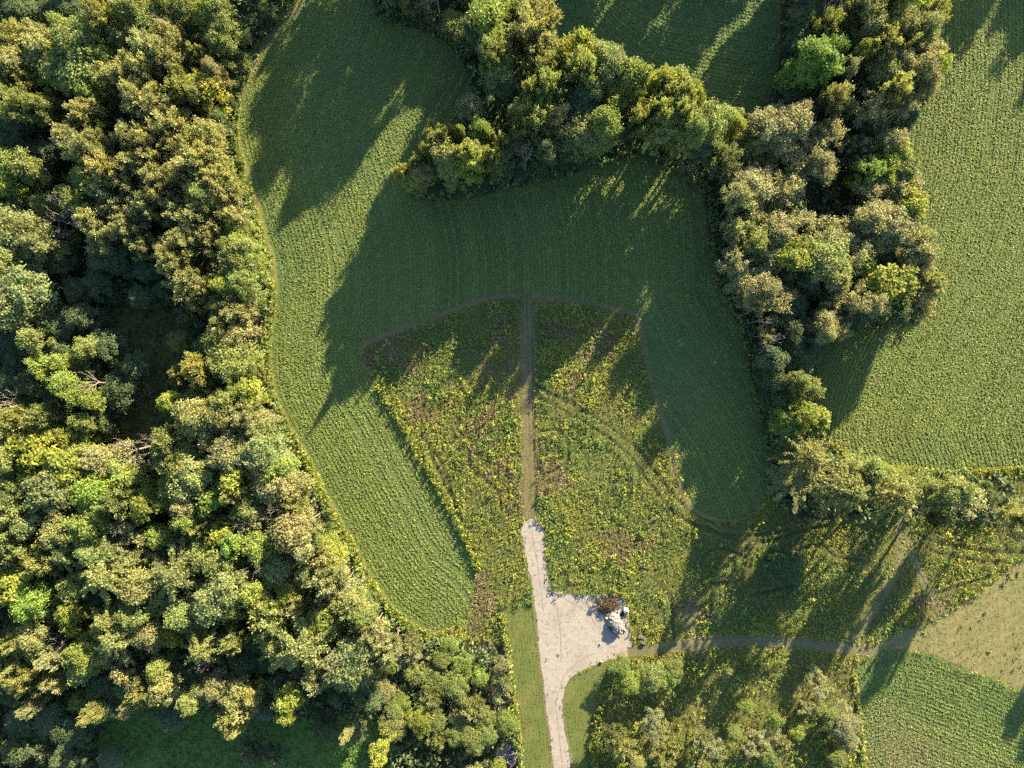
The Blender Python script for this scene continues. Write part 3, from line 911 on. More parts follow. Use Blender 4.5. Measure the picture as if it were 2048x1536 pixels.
def make_dead():
    tr, br = MB(), MB()
    top = np.array([rng.normal(0, .3), rng.normal(0, .3), H0 * 0.55])
    tr.tube([(0, 0, 0), top * 0.5, top], [0.22, 0.18, 0.13], 7)
    tips = []
    for i in range(6):
        a = 2 * math.pi * i / 6 + rng.normal(0, .3)
        d = np.array([math.cos(a) * 0.6, math.sin(a) * 0.6, rng.uniform(0.5, 1.1)])
        d /= np.linalg.norm(d)
        grow(br, top * rng.uniform(0.75, 1.0), d, 2.1 * rng.uniform(0.8, 1.2), 0.10, 1, 4, tips, 0.42, (2, 4), 0.25)
    return tr, br

def make_twiggy(leaf=0.15):
    """thin grey crown: visible pale twigs with sparse leaves at their ends"""
    tr, cr = MB(), MB()
    top = np.array([rng.normal(0, .3), rng.normal(0, .3), H0 * 0.5])
    tr.tube([(0, 0, 0), top * 0.5, top], [0.22, 0.17, 0.12], 7)
    tips = []
    for i in range(8):
        a = 2 * math.pi * i / 8 + rng.normal(0, .3)
        k = 0.35 if i % 2 else 0.9
        d = np.array([math.cos(a) * k, math.sin(a) * k, rng.uniform(0.6, 1.0)])
        d /= np.linalg.norm(d)
        grow(tr, top * rng.uniform(0.8, 1.0), d, 1.9 * rng.uniform(0.8, 1.15), 0.085, 1, 4, tips, 0.42, (2, 4), 0.3)
    for e, dep, d in tips:
        if dep < 2: continue
        m = int(rng.integers(18, 30)) if dep >= 4 else int(rng.integers(10, 20))
        if rng.random() < 0.08: continue
        q = unit(m)
        cen = e + q * rng.uniform(0.1, 0.75, (m, 1)) + d * 0.1
        tone = rng.normal(1.0, 0.16)
        col = np.array([tone, tone, tone]) * (1 + rng.normal(0, 0.2, (m, 1))).clip(0.5, 1.6)
        rand_leaves(cr, cen, leaf, col, outward=q * 0.6)
    return tr, cr

def variants(fn, n, bark, leafmat=M_LEAF, tname='trunk', cname='crown'):
    out = []
    for i in range(n):
        t, c = fn()
        out.append((t.mesh(tname, bark), c.mesh(cname, leafmat)))
    return out

FAM = {
    'R': variants(make_rounded, 8, M_BARK),
    'B': variants(lambda: make_rounded(0.17, (9, 15), 36, 0.8, 0.66, 0.45, 0.05), 5, M_BARK),
    'L': variants(lambda: make_rounded(0.21, (11, 16), 30, 0.75, 0.68, 0.4, 0.06), 4, M_BARK),
    'F': variants(make_feathery, 7, M_BARK),
    'S': variants(make_star, 4, M_BARK),
    'T': variants(make_twiggy, 6, M_TWIG),
    'D': variants(make_dead, 5, M_PALE, M_PALE, 'trunk', 'branches'),
}

# code: (families, albedo, words, category name)
KIND = {
    'w': ('F', (0.280, 0.290, 0.140), 'olive-tan feathery willow', 'willow_tree'),
    'o': ('FR', (0.235, 0.248, 0.090), 'olive tree', 'olive_leaved_tree'),
    'm': ('RRB', (0.185, 0.225, 0.070), 'yellow-green rounded tree', 'rounded_tree'),
    'y': ('RB', (0.185, 0.240, 0.055), 'fresh green rounded tree', 'fresh_green_tree'),
    'Y': ('RL', (0.222, 0.256, 0.048), 'golden yellow-green tree', 'golden_tree'),
    'G': ('LR', (0.165, 0.250, 0.050), 'bright green tree', 'bright_green_tree'),
    'g': ('RB', (0.090, 0.130, 0.060), 'dark green tree', 'dark_green_tree'),
    'k': ('RF', (0.130, 0.165, 0.088), 'shade-toned grey-green tree', 'shade_toned_tree'),  # shade of the surrounding trees is put into this leaf colour
    'p': ('RF', (0.190, 0.226, 0.088), 'pale grey-green tree', 'pale_green_tree'),
    'l': ('FT', (0.262, 0.276, 0.135), 'silvery pale tree', 'silver_leaved_tree'),
    't': ('TTR', (0.248, 0.246, 0.112), 'thin tan-grey tree', 'thin_tree'),
    's': ('S', (0.222, 0.252, 0.090), 'star-shaped tree', 'arching_tree'),
    'e': ('SR', (0.225, 0.240, 0.090), 'tall spreading tree', 'spreading_tree'),
    'd': ('D', (0.30, 0.26, 0.22), 'bare dead tree', 'dead_tree'),
    'b': ('B', (0.075, 0.120, 0.048), 'low dark bush', 'bush'),
}

# ------------------------------------------------------------------ visible crowns, read tile by tile: x y diameter kind (tile pixels)
TILES = {
 (0, 0): """60 60 130 g;160 80 140 g;370 40 150 g;60 230 190 o;190 210 150 o;90 300 170 o;230 290 170 o;100 390 180 o;30 480 130 o;170 470 170 o;140 620 200 p;260 640 170 p;370 160 130 y;430 90 160 g;
450 250 220 m;620 100 220 o;560 200 140 y;600 330 130 y;330 400 220 m;480 430 240 m;620 440 170 m;540 570 190 y;780 60 180 m;860 130 150 m;960 40 150 y;760 250 200 w;880 280 200 w;990 330 220 w;740 440 190 w;
860 420 160 w;1070 40 160 m;1200 80 170 y;1290 60 150 m;1300 170 160 m;1310 260 150 m;980 190 140 o;960 100 120 d;1110 230 140 g;1170 340 130 o;1060 520 180 o;1150 560 110 o;1260 540 200 Y;1320 430 100 t;
830 580 200 w;930 640 220 w;1000 720 200 w;520 680 190 w;820 715 110 d;790 810 180 w;880 840 190 w;1290 770 190 o;1340 690 100 g;430 820 180 w;510 880 220 w;580 830 150 w;100 850 140 g;190 900 130 g;40 700 160 g;
120 740 160 g;30 960 150 y;170 990 170 m;30 1080 140 y;520 1040 190 y;640 1000 190 w;800 980 190 w;900 950 190 w;1040 880 190 w;1150 950 220 w;1280 930 220 w;1380 920 150 m;1440 1020 140 m;1270 1060 200 w;
1400 1090 200 w;1200 1150 180 m;1090 1030 180 w;950 1060 190 w;780 1080 190 w;640 1120 190 w;430 1170 150 m;330 1220 210 d;370 1300 150 d;60 1350 280 p;220 1400 220 p;560 1300 180 w;620 1370 180 w;720 1230 190 w;
860 1230 200 w;950 1150 180 w;1060 1250 200 w;1180 1300 230 w;1240 1390 180 w;1470 1250 150 l;1390 1270 130 w;1430 1330 150 y;860 1440 160 w;1000 1480 180 w;1090 1410 160 w;760 1330 180 w;1400 1440 180 y;1540 1430 150 m;
1480 1500 160 y;640 1470 180 g;1430 200 120 b;1410 340 120 b;1550 60 130 b;1480 110 120 b;1400 480 90 b;1390 600 80 b;700 560 150 g;330 560 150 g;1130 420 130 g;1060 790 130 g;280 900 130 g;300 60 130 g""",
 (680, 0): """230 20 160 k;420 70 160 k;490 40 120 d;600 30 150 m;650 95 70 t;760 30 150 y;860 30 140 m;880 120 240 y;960 60 170 y;1050 60 190 m;1120 70 190 t;1120 200 310 l;1190 290 220 p;910 250 200 p;
900 340 200 p;930 430 200 p;780 180 170 g;1400 280 190 Y;1280 360 100 Y;1620 230 190 m;1640 310 170 m;1520 290 110 d;1740 345 90 d;1200 430 220 p;1200 530 200 p;1400 420 200 p;1480 510 180 p;1580 400 200 p;
1560 500 180 p;1740 430 220 y;1880 450 160 Y;1950 500 180 m;1730 590 190 t;1600 640 160 y;1420 610 230 k;1260 690 150 t;1160 620 140 y;1100 560 100 o;1130 720 220 p;1050 660 130 o;750 650 130 l;870 630 130 b;
820 760 140 y;710 790 70 y;600 830 170 o;520 890 130 o;640 920 160 o;700 930 110 o;760 890 130 o;400 1000 150 Y;360 1080 100 o;470 1040 140 o;450 960 110 o;770 980 160 Y;890 930 150 o;660 1000 160 m;950 1000 160 g;
1060 970 130 b;940 850 90 o;1040 840 160 k;1090 900 100 d;1480 740 180 y;1560 800 190 y;1420 830 200 p;1540 880 150 p;1380 900 150 g;1690 920 160 k;1900 560 200 p;1960 650 220 p;1850 690 230 p;2010 590 130 y;
1880 800 200 p;2000 780 160 y;1750 760 150 o;1200 900 150 g;1280 960 130 b;1180 990 110 b;1440 960 110 b;560 1090 120 b;680 1080 120 b;820 1080 110 b;1800 900 120 b;1330 760 150 g;1040 500 150 g;980 560 130 g""",
 (1348, 0): """20 560 160 p;110 580 130 Y;30 690 160 p;170 740 250 m;100 810 160 m;320 690 160 m;360 740 100 Y;270 890 140 m;460 870 130 m;520 740 200 t;620 760 220 t;720 700 220 t;600 850 170 t;910 780 180 t;
740 930 240 t;860 960 170 t;200 1020 200 k;100 960 170 g;430 970 150 d;450 1090 230 t;560 1080 190 t;650 1110 180 t;420 1220 180 t;260 1180 140 l;310 1350 160 l;530 1290 180 t;600 1350 180 t;480 1430 140 m;
420 1350 120 m;560 1450 180 t;690 1440 160 Y;800 1340 210 t;860 1460 200 m;1000 1460 200 t;1060 1320 200 t;1170 1280 180 t;1170 1380 200 t;1290 1330 220 t;1390 1400 170 l;1420 1480 190 t;1180 1140 200 t;
1290 1110 190 t;1380 1090 170 t;1400 1200 170 Y;1240 1010 140 Y;1150 1000 150 G;1300 910 150 Y;1280 830 140 t;1060 880 190 k;1180 740 130 g;1240 760 130 d;1340 1000 150 m;700 370 180 G;810 330 200 G;930 280 150 G;
760 440 190 G;890 400 170 G;890 160 180 p;820 80 150 g;930 60 150 d;1060 60 180 o;1130 30 180 o;1260 40 200 o;1400 60 220 Y;1510 60 180 o;1340 140 190 o;1180 170 190 o;1470 150 170 o;1230 160 120 t;1050 230 130 k;
1220 260 200 o;1350 270 200 o;1500 260 190 l;1090 310 120 Y;1020 390 110 l;1180 340 180 o;1310 370 200 t;1450 400 200 t;1530 380 110 Y;1240 430 200 o;1400 500 200 t;1470 510 140 t;1280 530 200 o;1160 520 180 k;
1180 620 190 t;1300 600 160 t;940 570 150 l;980 660 140 k;680 130 140 g;720 230 150 g;690 560 150 g;640 620 120 b;660 40 140 g;760 130 140 g;620 500 120 b;880 600 130 g;1090 720 120 g;800 1020 130 g;350 880 120 g""",
 (0, 500): """20 80 190 p;120 250 270 p;40 330 210 p;210 40 140 g;330 60 160 g;600 40 160 g;1020 60 160 w;1060 110 180 w;1110 200 190 w;1180 230 140 w;1150 290 140 w;1130 370 150 k;1440 70 220 m;1550 90 170 y;
1300 200 110 Y;1430 170 160 m;1440 240 120 m;1290 340 120 m;1480 400 200 w;1540 370 120 t;1380 480 200 t;1300 420 130 m;1270 530 130 m;1420 620 240 m;1330 660 200 m;1500 680 200 m;1170 700 170 o;1220 770 150 o;
1380 830 130 y;1500 800 140 Y;1560 830 120 Y;1320 880 140 m;1540 910 200 l;1010 890 120 Y;1080 890 90 m;1150 970 220 o;1280 950 180 o;1200 1080 180 t;1400 1010 170 m;1490 1010 150 t;1620 1000 190 p;1620 1130 220 p;
1730 1150 150 l;1330 1190 200 t;1450 1160 150 p;1000 1120 170 p;1080 1190 180 p;1030 1250 190 p;1130 1330 200 p;1020 1390 150 m;1200 1300 180 p;1370 1340 160 Y;1250 1450 180 G;1650 1260 200 y;1530 1310 160 t;
1600 1380 180 t;1800 1340 200 t;1850 1400 180 p;1490 1420 110 d;1450 1510 150 m;1380 1420 120 o;1090 1490 140 t;860 1490 180 y;680 1250 180 t;740 1170 170 d;870 1160 130 d;550 1430 220 G;640 1400 200 G;700 1460 170 p;
730 1330 170 y;560 1240 170 t;380 1270 220 Y;500 1180 180 y;420 1100 130 Y;210 1150 220 Y;80 1020 190 o;60 1000 150 t;90 1120 120 d;270 970 150 p;40 1220 160 m;200 1350 180 Y;120 1470 240 p;300 1420 240 p;390 1380 180 t;
50 1330 140 p;190 530 130 m;510 570 110 m;230 670 110 y;350 670 110 y;380 780 140 y;440 850 110 y;290 740 90 y;540 880 120 y;500 1010 100 m;520 780 120 d;700 820 200 g;620 560 150 g;440 240 140 g;570 210 140 g;
350 440 150 g;370 600 120 g;780 680 130 g;350 980 150 g;600 1000 150 g;30 880 100 d;480 400 140 g;260 380 150 g;120 620 150 g;60 520 150 g;170 790 150 g;60 760 140 g;720 60 150 g;860 120 140 g;960 230 120 g;150 900 140 g;
320 860 140 g;480 680 130 g;830 280 110 g;1200 560 120 g""",
 (1348, 500): """340 60 150 l;530 50 180 t;690 50 190 Y;880 70 250 m;1100 100 160 Y;950 170 170 o;1250 200 260 Y;1190 230 140 Y;1420 60 190 t;1490 190 160 l;1470 270 170 t;1240 70 110 g;400 170 170 l;520 230 200 t;
600 290 200 t;390 290 170 t;400 360 110 l;960 310 160 t;1060 290 150 t;1150 320 150 t;1210 350 130 t;1400 400 100 g;1330 380 140 g;1100 410 150 g;870 420 150 t;960 430 130 t;880 490 120 t;700 330 160 g;480 510 120 t;
590 570 140 d;500 410 90 d;690 470 170 g;560 650 160 g;740 650 150 g;600 750 130 g;780 810 150 m;720 760 110 m;750 970 170 Y;680 1010 160 y;830 990 150 Y;780 1040 150 y;560 1030 110 b;720 1220 190 e;800 1290 230 e;
780 1390 250 e;930 1280 200 e;1000 1400 240 e;1120 1350 220 e;1280 1430 240 e;1150 1270 150 m;1490 1330 250 Y;1400 1330 150 m;1530 1430 160 m;1740 1390 220 l;1640 1400 150 p;1800 1440 150 k;620 1200 150 g;520 760 110 b;
540 870 100 b;640 880 120 g;700 560 140 g;820 560 120 g;770 180 130 g;650 170 130 g""",
 (0, 1011): """80 60 220 l;60 180 220 p;170 110 170 p;120 250 190 p;360 150 180 o;540 110 190 y;480 170 150 y;400 270 220 s;690 60 130 d;740 150 160 t;680 260 230 s;640 400 240 s;740 340 180 s;1060 400 320 s;830 460 200 o;
930 180 140 y;1100 90 120 y;1060 20 120 l;1190 140 140 o;1240 60 100 d;1300 170 140 Y;1390 130 110 d;1310 240 110 d;1480 70 170 t;1610 50 110 d;1380 220 150 G;1520 230 170 y;1720 150 240 t;1830 80 180 t;1950 80 220 p;
1790 240 190 t;1960 250 180 t;2030 220 90 Y;1300 330 180 m;1620 380 190 p;1490 360 110 d;1350 480 230 p;1260 560 250 p;1400 580 200 p;1930 420 220 l;1800 400 130 p;1990 510 110 d;1740 580 150 l;1580 640 230 p;1900 680 200 y;
2040 560 160 p;1780 810 300 s;1620 800 180 s;1780 980 160 d;1960 880 110 d;1860 1000 170 w;2010 960 200 p;1200 820 180 s;1140 890 120 d;1200 950 120 d;1020 750 130 Y;100 450 190 Y;30 480 140 Y;190 560 170 G;430 470 180 m;
420 620 130 Y;420 690 110 Y;650 660 180 s;700 770 200 s;780 640 180 m;190 770 190 o;110 790 130 o;360 760 110 d;500 870 200 y;480 960 150 m;320 890 120 w;690 940 150 t;880 760 150 t;930 950 110 m;170 1010 180 o;
330 1020 140 w;20 990 140 s;40 830 150 g;860 1070 160 o;960 1060 170 o;1120 1140 150 m;1250 1060 140 t;1380 1120 170 o;1470 1110 100 o;1360 1230 170 o;1440 1200 110 w;1370 1290 130 o;1700 1120 140 Y;1680 1210 120 Y;
200 1170 120 w;740 1190 110 l;60 1100 160 g;540 1210 130 o;620 1200 170 g;380 1180 160 k;300 1270 220 k;120 1270 200 k;430 1330 200 g;250 1410 200 k;640 1490 150 k;380 1480 190 g;90 1450 180 g;1000 1250 180 k;1550 1200 140 k;
1480 1440 200 k;1900 1280 190 k;1600 1460 150 k;2030 1330 70 w;270 480 160 g;300 610 150 g;560 560 150 g;880 590 140 g;950 540 150 m;1060 640 160 m;1150 700 150 m;1500 800 140 g;1380 780 140 p;1420 920 150 g;1580 900 140 g;
270 800 140 g;600 1050 150 g;760 1060 150 g;1080 980 150 g;1650 1050 140 g;1480 500 150 y;1700 480 160 y;1560 540 150 m;560 260 170 m;270 330 160 o;60 340 160 g;200 660 150 g;1190 300 150 m;1000 250 150 g""",
 (680, 1011): """20 170 130 Y;40 280 120 Y;50 360 130 l;120 410 150 l;210 460 140 m;10 500 90 d;50 600 160 p;140 660 190 l;190 730 150 l;240 570 140 m;320 790 170 l;420 830 180 l;370 890 150 l;110 870 220 p;60 960 200 p;
200 930 130 p;290 930 130 y;440 990 140 m;560 1040 200 m;680 1060 170 m;520 1150 180 p;760 1180 190 o;700 1230 150 o;480 1250 190 Y;560 1260 140 m;350 1140 150 y;260 1090 150 t;320 1200 130 m;310 1290 170 o;570 1370 140 o;
690 1340 160 m;780 1370 190 m;860 1340 130 m;950 1100 110 l;955 1030 90 l;930 930 110 t;980 1280 140 y;90 1330 110 k;230 1470 120 Y;930 1530 90 Y;1640 960 150 y;1700 1050 180 y;1830 1000 190 m;1930 1010 140 y;1960 960 130 m;
1600 1330 190 o;1640 1410 200 o;1830 1260 170 l;1860 1350 160 l;1930 1420 160 o;1900 1490 170 o;1740 1510 140 o;600 900 130 m;720 930 130 y;810 1010 120 y;640 820 110 y;850 1250 130 m;180 1150 140 g;120 560 120 g;130 1080 140 g""",
 (1348, 1011): """640 350 210 b;680 450 100 b;320 970 70 l;820 1000 110 l;860 1080 150 l;830 1180 120 l;780 1190 100 l;990 1180 120 l;1000 1290 220 t;920 1230 140 m;1030 1390 140 t;160 1370 180 l;240 1400 140 l;490 1350 130 l;
570 1360 120 l;640 1390 110 l;450 1430 120 l;150 1510 150 l;350 1330 120 m;20 1390 120 o;2010 60 150 l;2030 150 120 t;1040 40 110 k;1540 70 110 k;600 1260 110 y;420 1180 110 y;720 1330 110 y;960 1480 130 m;560 1480 120 m""",
}
TS = 2048.0 / 700.0

def region(px, py):
    if py > 1285 and px > 1180: return 'low'
    if px < 1060 and (px < 480 or py > 420 + 0 * px) and not (px > 730 and py < 450):
        return 'drive' if (px > 760 and py > 1290) else 'left'
    if px < 700: return 'left'
    if 1060 <= px < 1560 and 1010 < py < 1285: return 'meadow'
    if py > 885 and px > 1540: return 'clump'
    if px < 1440 and py < 460 and px > 700: return 'central'
    if py < 230: return 'topright'
    return 'right'

REG_H = {'left': 12.5, 'central': 15.4, 'right': 10.6, 'topright': 12.5, 'clump': 14.5, 'low': 3.9, 'drive': 3.9, 'meadow': 3.0}
REG_W = {'left': 'left wood', 'central': 'central wood', 'right': 'right wood', 'topright': 'top right wood', 'clump': 'clump below right field',
         'low': 'lower right thicket', 'drive': 'thicket beside the drive', 'meadow': 'rough meadow'}
GROUPS = {'left': 'trees of the left wood', 'central': 'trees of the central wood', 'right': 'trees of the right wood', 'topright': 'trees of the top right wood',
          'clump': 'trees below the right field', 'low': 'trees and shrubs of the lower right thicket', 'drive': 'trees left of the gravel drive', 'meadow': 'shrubs of the rough meadow'}

# hand-written labels for the crowns that stand out (photo pixel of the crown: label)
SPECIAL = {
    (113, 417): 'bare grey dead tree leaning left beside the dark hollow of the left wood',
    (362, 1148): 'large pale star-shaped tree in the lower left wood, biggest of its kind',
    (1775, 568): 'brightest yellow-green round tree at the lower end of the right wood',
    (430, 184): 'lone bright yellow-green tree at the shaded upper edge of the left wood',
    (502, 427): 'small whitish tree on the field edge of the left wood',
    (817, 342): 'golden tree at the pointed left tip of the central wood',
    (1158, 96): 'golden tree on the upper edge of the central wood',
    (1232, 80): 'tall yellow-green tree on the upper edge of the central wood',
    (1063, 68): 'largest silvery pale tree at the top of the central wood',
    (1567, 1131): 'round dark bush alone in the shaded rough meadow',
    (1857, 955): 'golden tree right of the worn gap below the right field',
    (1457, 1342): 'small whitish shrub alone in the shaded weeds below the grass track',
    (960, 260): 'small golden-green tree alone behind the tip of the central wood',
    (1111, 236): 'rust-tan tree in the middle of the central wood',
    (1550, 695): 'bare pale dead tree at the foot of the right wood',
    (253, 900): 'bare spreading dead tree at the lower rim of the shaded clearing',
}

EDGE_LINE = PA(smooth(LEFT_EDGE, False, 3))
trees = []         # (base x, base y, crown px, crown py, height, diameter, code, region, label or None)
for (tx, ty), txt in TILES.items():
    for ent in txt.replace('\n', '').split(';'):
        a = ent.split()
        X, Y, D, c = float(a[0]), float(a[1]), float(a[2]), a[3]
        px, py = tx + X / TS, ty + Y / TS
        rg = region(px, py)
        h = REG_H[rg]
        if c in 'gk': h *= 0.82 if rg in ('right', 'central') else 0.66
        if c == 'b': h = 3.2 if D < 150 else 4.5
        dm = D / TS * S
        h = h * rng.uniform(0.88, 1.12) + 0.35 * (dm - 5.0)
        if rg == 'central' and px < 920: h *= 0.66 + 0.34 * max(0.0, (px - 830) / 90.0) if py > 230 else 1.0
        if py > 1400 and c == 'k': h *= 0.6
        if c == 'd': h *= 1.16
        if rg == 'right' and px > 1760: h *= 1.0
        h = max(h, 1.6)
        zc = 0.70 * h
        k = 1.0 - zc / CAM_H
        bx, by = P(1024 + (px - 1024) * k, 768 + (py - 768) * k)
        near_edge = rg == 'left' and line_dist(np.array([[bx, by]]), EDGE_LINE)[0] < 4.5
        trees.append([bx, by, px, py, h, dm * k * (1.35 if c == 'd' else 1.12 if near_edge else 0.92 if rg == 'low' else 1.04 if rg == 'drive' or py > 1400 else 1.32 if rg == 'left' else 1.22), c, rg])

# fill: lower trees in the gaps of the woods, and the woods' continuation outside the picture
def fill_poly(poly, n, mind, codes, hr, avoid, only=None):
    pts = PA(smooth(poly, True, 4))
    q_all = rng.uniform(pts.min(0), pts.max(0), (n, 2))
    k = inside(q_all, pts)
    for a in avoid: k &= ~inside(q_all, a)
    q_all = q_all[k]
    q_all = q_all[line_dist(q_all, pts, True) > 1.6]
    cur = np.array([(t[0], t[1]) for t in trees])
    for q in q_all:
        gx, gy = q[0] / S + 1024, 768 - q[1] / S
        if only is not None and not only(gx, gy): continue
        if np.min(np.hypot(cur[:, 0] - q[0], cur[:, 1] - q[1])) < mind: continue
        c = codes[rng.integers(len(codes))]
        h = rng.uniform(*hr)
        k = 1.0 - 0.7 * h / CAM_H
        px, py = 1024 + (gx - 1024) / k, 768 + (gy - 768) / k
        trees.append([q[0], q[1], px, py, h, rng.uniform(3.6, 6.0) * (0.6 + 0.04 * h), c, region(px, py)])
        cur = np.vstack([cur, q])

in_view = lambda x, y: -20 < x < 2068 and -20 < y < 1556
off_view = lambda x, y: not (40 < x < 2008 and 60 < y < 1490)
fill_poly(W_LEFT, 2500, 3.7, 'gpomkm', (6.5, 9.5), (p_sw, p_clear), lambda x, y: not off_view(x, y) and not (x > 760 and y > 1270))
fill_poly(W_MID, 2500, 3.6, 'gpkom', (6.0, 9.0), (), lambda x, y: not off_view(x, y) and not (x > 1560 and y > 890) and not (1590 < x < 1700 and 300 < y < 430))
fill_poly(W_LEFT, 1600, 4.6, 'wommyopt', (10.0, 14.0), (p_sw,), lambda x, y: off_view(x, y) and x > -90 and -200 < y < 1600)
fill_poly(W_MID, 1600, 4.6, 'ompoty', (14.0, 16.5), (), lambda x, y: off_view(x, y) and y > -330)
fill_poly([(2090, -205), (2150, -215), (2200, -290), (2250, -180), (2420, -170), (2420, -420), (1990, -420), (2040, -260)], 500, 4.4, 'ompty', (13.0, 15.5), (), off_view)
fill_poly([(1060, -120), (1560, -120), (1560, -330), (1060, -330)], 500, 4.6, 'ompty', (13.0, 15.5), (), lambda x, y: True)
fill_poly([(2160, 1180), (2230, 1180), (2230, 1270), (2160, 1270)], 60, 4.6, 'ompty', (9.0, 10.5), (), lambda x, y: True)

SUN_GAPS = [((815, 245), 0.5, 60), ((1482, 18), -0.9, 60), ((1505, 1088), -0.6, 45), ((1700, 1070), -0.5, 40), ((1180, 690), -0.5, 60)]
dsun = np.array([math.sin(SUN_AZ), math.cos(SUN_AZ)])
tan_e = math.tan(SUN_ELEV)
FIELDS = [p_main, p_up, p_right, p_low]
tb = np.array([(t[0], t[1]) for t in trees])
dist_f = [line_dist(tb, f, True, True) for f in FIELDS]
in_f = [inside(tb, f) for f in FIELDS]
for i, t in enumerate(trees):
    for (d, q), inn in zip(dist_f, in_f):
        want = 0.40 * t[5] + 0.5
        if inn[i] or d[i] < want:
            v = (tb[i] - q[i]) / max(d[i], 1e-6) * (-1 if inn[i] else 1)
            nx, ny = q[i] + v * want
            t[0], t[1] = nx, ny
    for (gx, gy), hw, reach in SUN_GAPS:
        r = np.array([t[0], t[1]]) - np.array(P(gx, gy))
        along = r @ dsun
        side = abs(r[0] * dsun[1] - r[1] * dsun[0])
        if 1.0 < along < reach and side < hw + 0.36 * t[5]:
            t[4] = max(2.4, min(t[4], tan_e * (along - 0.3 * t[5])))

used = {}
def special_for(px, py):
    for (sx, sy), lab in SPECIAL.items():
        if lab not in used and abs(px - sx) < 7 and abs(py - sy) < 7:
            used[lab] = 1
            return lab
    return None

ONES = 'zero one two three four five six seven eight nine ten eleven twelve thirteen fourteen fifteen sixteen seventeen eighteen nineteen'.split()
TENS = '. . twenty thirty forty fifty sixty seventy eighty ninety'.split()
def spell(v):
    v = int(max(0, min(100, round(v))))
    if v == 100: return 'hundred'
    if v < 20: return ONES[v]
    return TENS[v // 10] + ('-' + ONES[v % 10] if v % 10 else '')

def add_tree(t):
    bx, by, px, py, h, dm, c, rg = t
    fam, colr, words, name = KIND[c]
    f = fam[rng.integers(len(fam))]
    tm, cm = FAM[f][rng.integers(len(FAM[f]))]
    if rg in ('low', 'drive', 'meadow') and h < 4.5 and c not in 'd': name = 'shrub' if c != 'b' else 'bush'
    root = empty(name, (bx, by, 0.0), rng.uniform(0, 2 * math.pi))
    sx = dm / D0
    root.scale = (sx * rng.uniform(0.92, 1.08), sx * rng.uniform(0.92, 1.08), h / H0)
    jt = rng.normal(1.13, 0.10)
    hu = rng.normal(0, 0.03)
    rgba = (colr[0] * jt * (1 + hu), colr[1] * jt, colr[2] * jt * (1 - hu), 1)
    for nm, me in (('trunk', tm), ('crown' if f != 'D' else 'branches', cm)):
        o = bpy.data.objects.new(nm, me)
        COL.objects.link(o)
        o.parent = root
        o.color = rgba
    if in_view(px, py):
        lab = special_for(px, py)
        if not lab:
            if name in ('shrub',): words = words.replace('tree', 'shrub')
            xa, ya = px / 20.48, py / 15.36
            at = '%s percent across, %s percent down' % (spell(xa), spell(ya))
            for lab in ('%s, %s, %s' % (words, REG_W[rg], at), '%s %s, %s, %s' % ('taller' if h > 8 else 'lower', words, REG_W[rg], at),
                        'overshadowed %s, %s, %s' % (words, REG_W[rg], at)):
                if lab not in used: break
            used[lab] = 1
        grp = GROUPS[rg]
    else:
        side = 'top' if py < 0 else ('bottom' if py > 1536 else ('left' if px < 0 else 'right'))
        lab = '%s beyond the %s edge of the photograph' % (words, side)
        grp = '%s beyond the %s edge' % (words, side)
    tag(root, lab, 'shrub' if name in ('shrub', 'bush') else 'tree', grp)

for t in trees: add_tree(t)

# ------------------------------------------------------------------ things beside the gravel drive
def rock_mesh(name, r, mat, seed, squash=0.7):
    bm = bmesh.new()
    bmesh.ops.create_icosphere(bm, subdivisions=2, radius=r)
    rr = random.Random(seed)
    dirs = [(Vector((rr.gauss(0, 1), rr.gauss(0, 1), rr.gauss(0, 1))).normalized(), rr.uniform(0.55, 0.9)) for _ in range(9)]
    for v in bm.verts:
        n = v.co.normalized()
        s = 1.0
        for d, k in dirs:
            dp = n.dot(d)
            if dp > k: s = min(s, k / dp)
        v.co = n * r * s
        v.co.z *= squash
    me = bpy.data.meshes.new(name)
    bm.to_mesh(me)
    bm.free()
    me.materials.append(mat)
    return me

ROCKS = [rock_mesh('rock', 1.0, M_ROCK, s) for s in range(6)]
def place(name, me, loc, sc, parent=None, rz=None):
    o = bpy.data.objects.new(name, me)
    COL.objects.link(o)
    o.location = loc
    o.scale = sc if isinstance(sc, tuple) else (sc, sc, sc)
    o.rotation_euler = (rng.uniform(-.5, .5), rng.uniform(-.5, .5), rng.uniform(0, 6.28)) if rz is None else (0, 0, rz)
    o.parent = parent
    return o

def heap_h(x, y, sx, sy, h):
    r2 = (x / sx) ** 2 + (y / sy) ** 2
    return h * max(0.0, 1 - r2) ** 0.8

cx, cy = P(1231, 1246)
root = tag(empty('rock_heap', (cx, cy, 0.02), math.radians(20)), 'heap of white broken rocks on the gravel below the brush pile', 'rock heap')
mb = MB()
n = 26
vs, qs = [], []
for i in range(n):
    for j in range(n):
        x, y = (i / (n - 1) * 2 - 1) * 1.5, (j / (n - 1) * 2 - 1) * 2.2
        vs.append((x, y, heap_h(x, y, 1.3, 1.9, 1.15) + rng.uniform(-0.05, 0.08) - 0.03))
for i in range(n - 1):
    for j in range(n - 1):
        qs.append((i * n + j, (i + 1) * n + j, (i + 1) * n + j + 1, i * n + j + 1))
mb.add(vs, qs)
mb.build('rubble', M_GRAVEL, root)
k = 0
while k < 230:
    x, y = rng.uniform(-1.6, 1.6), rng.uniform(-2.4, 2.4)
    hh = heap_h(x, y, 1.3, 1.9, 1.15)
    if (x / 1.6) ** 2 + (y / 2.35) ** 2 > 1: continue
    s = 0.06 + 0.22 * rng.random() ** 2
    place('rock', ROCKS[rng.integers(6)], (x, y, hh + s * 0.25), (s, s * rng.uniform(.7, 1.1), s), root)
    k += 1

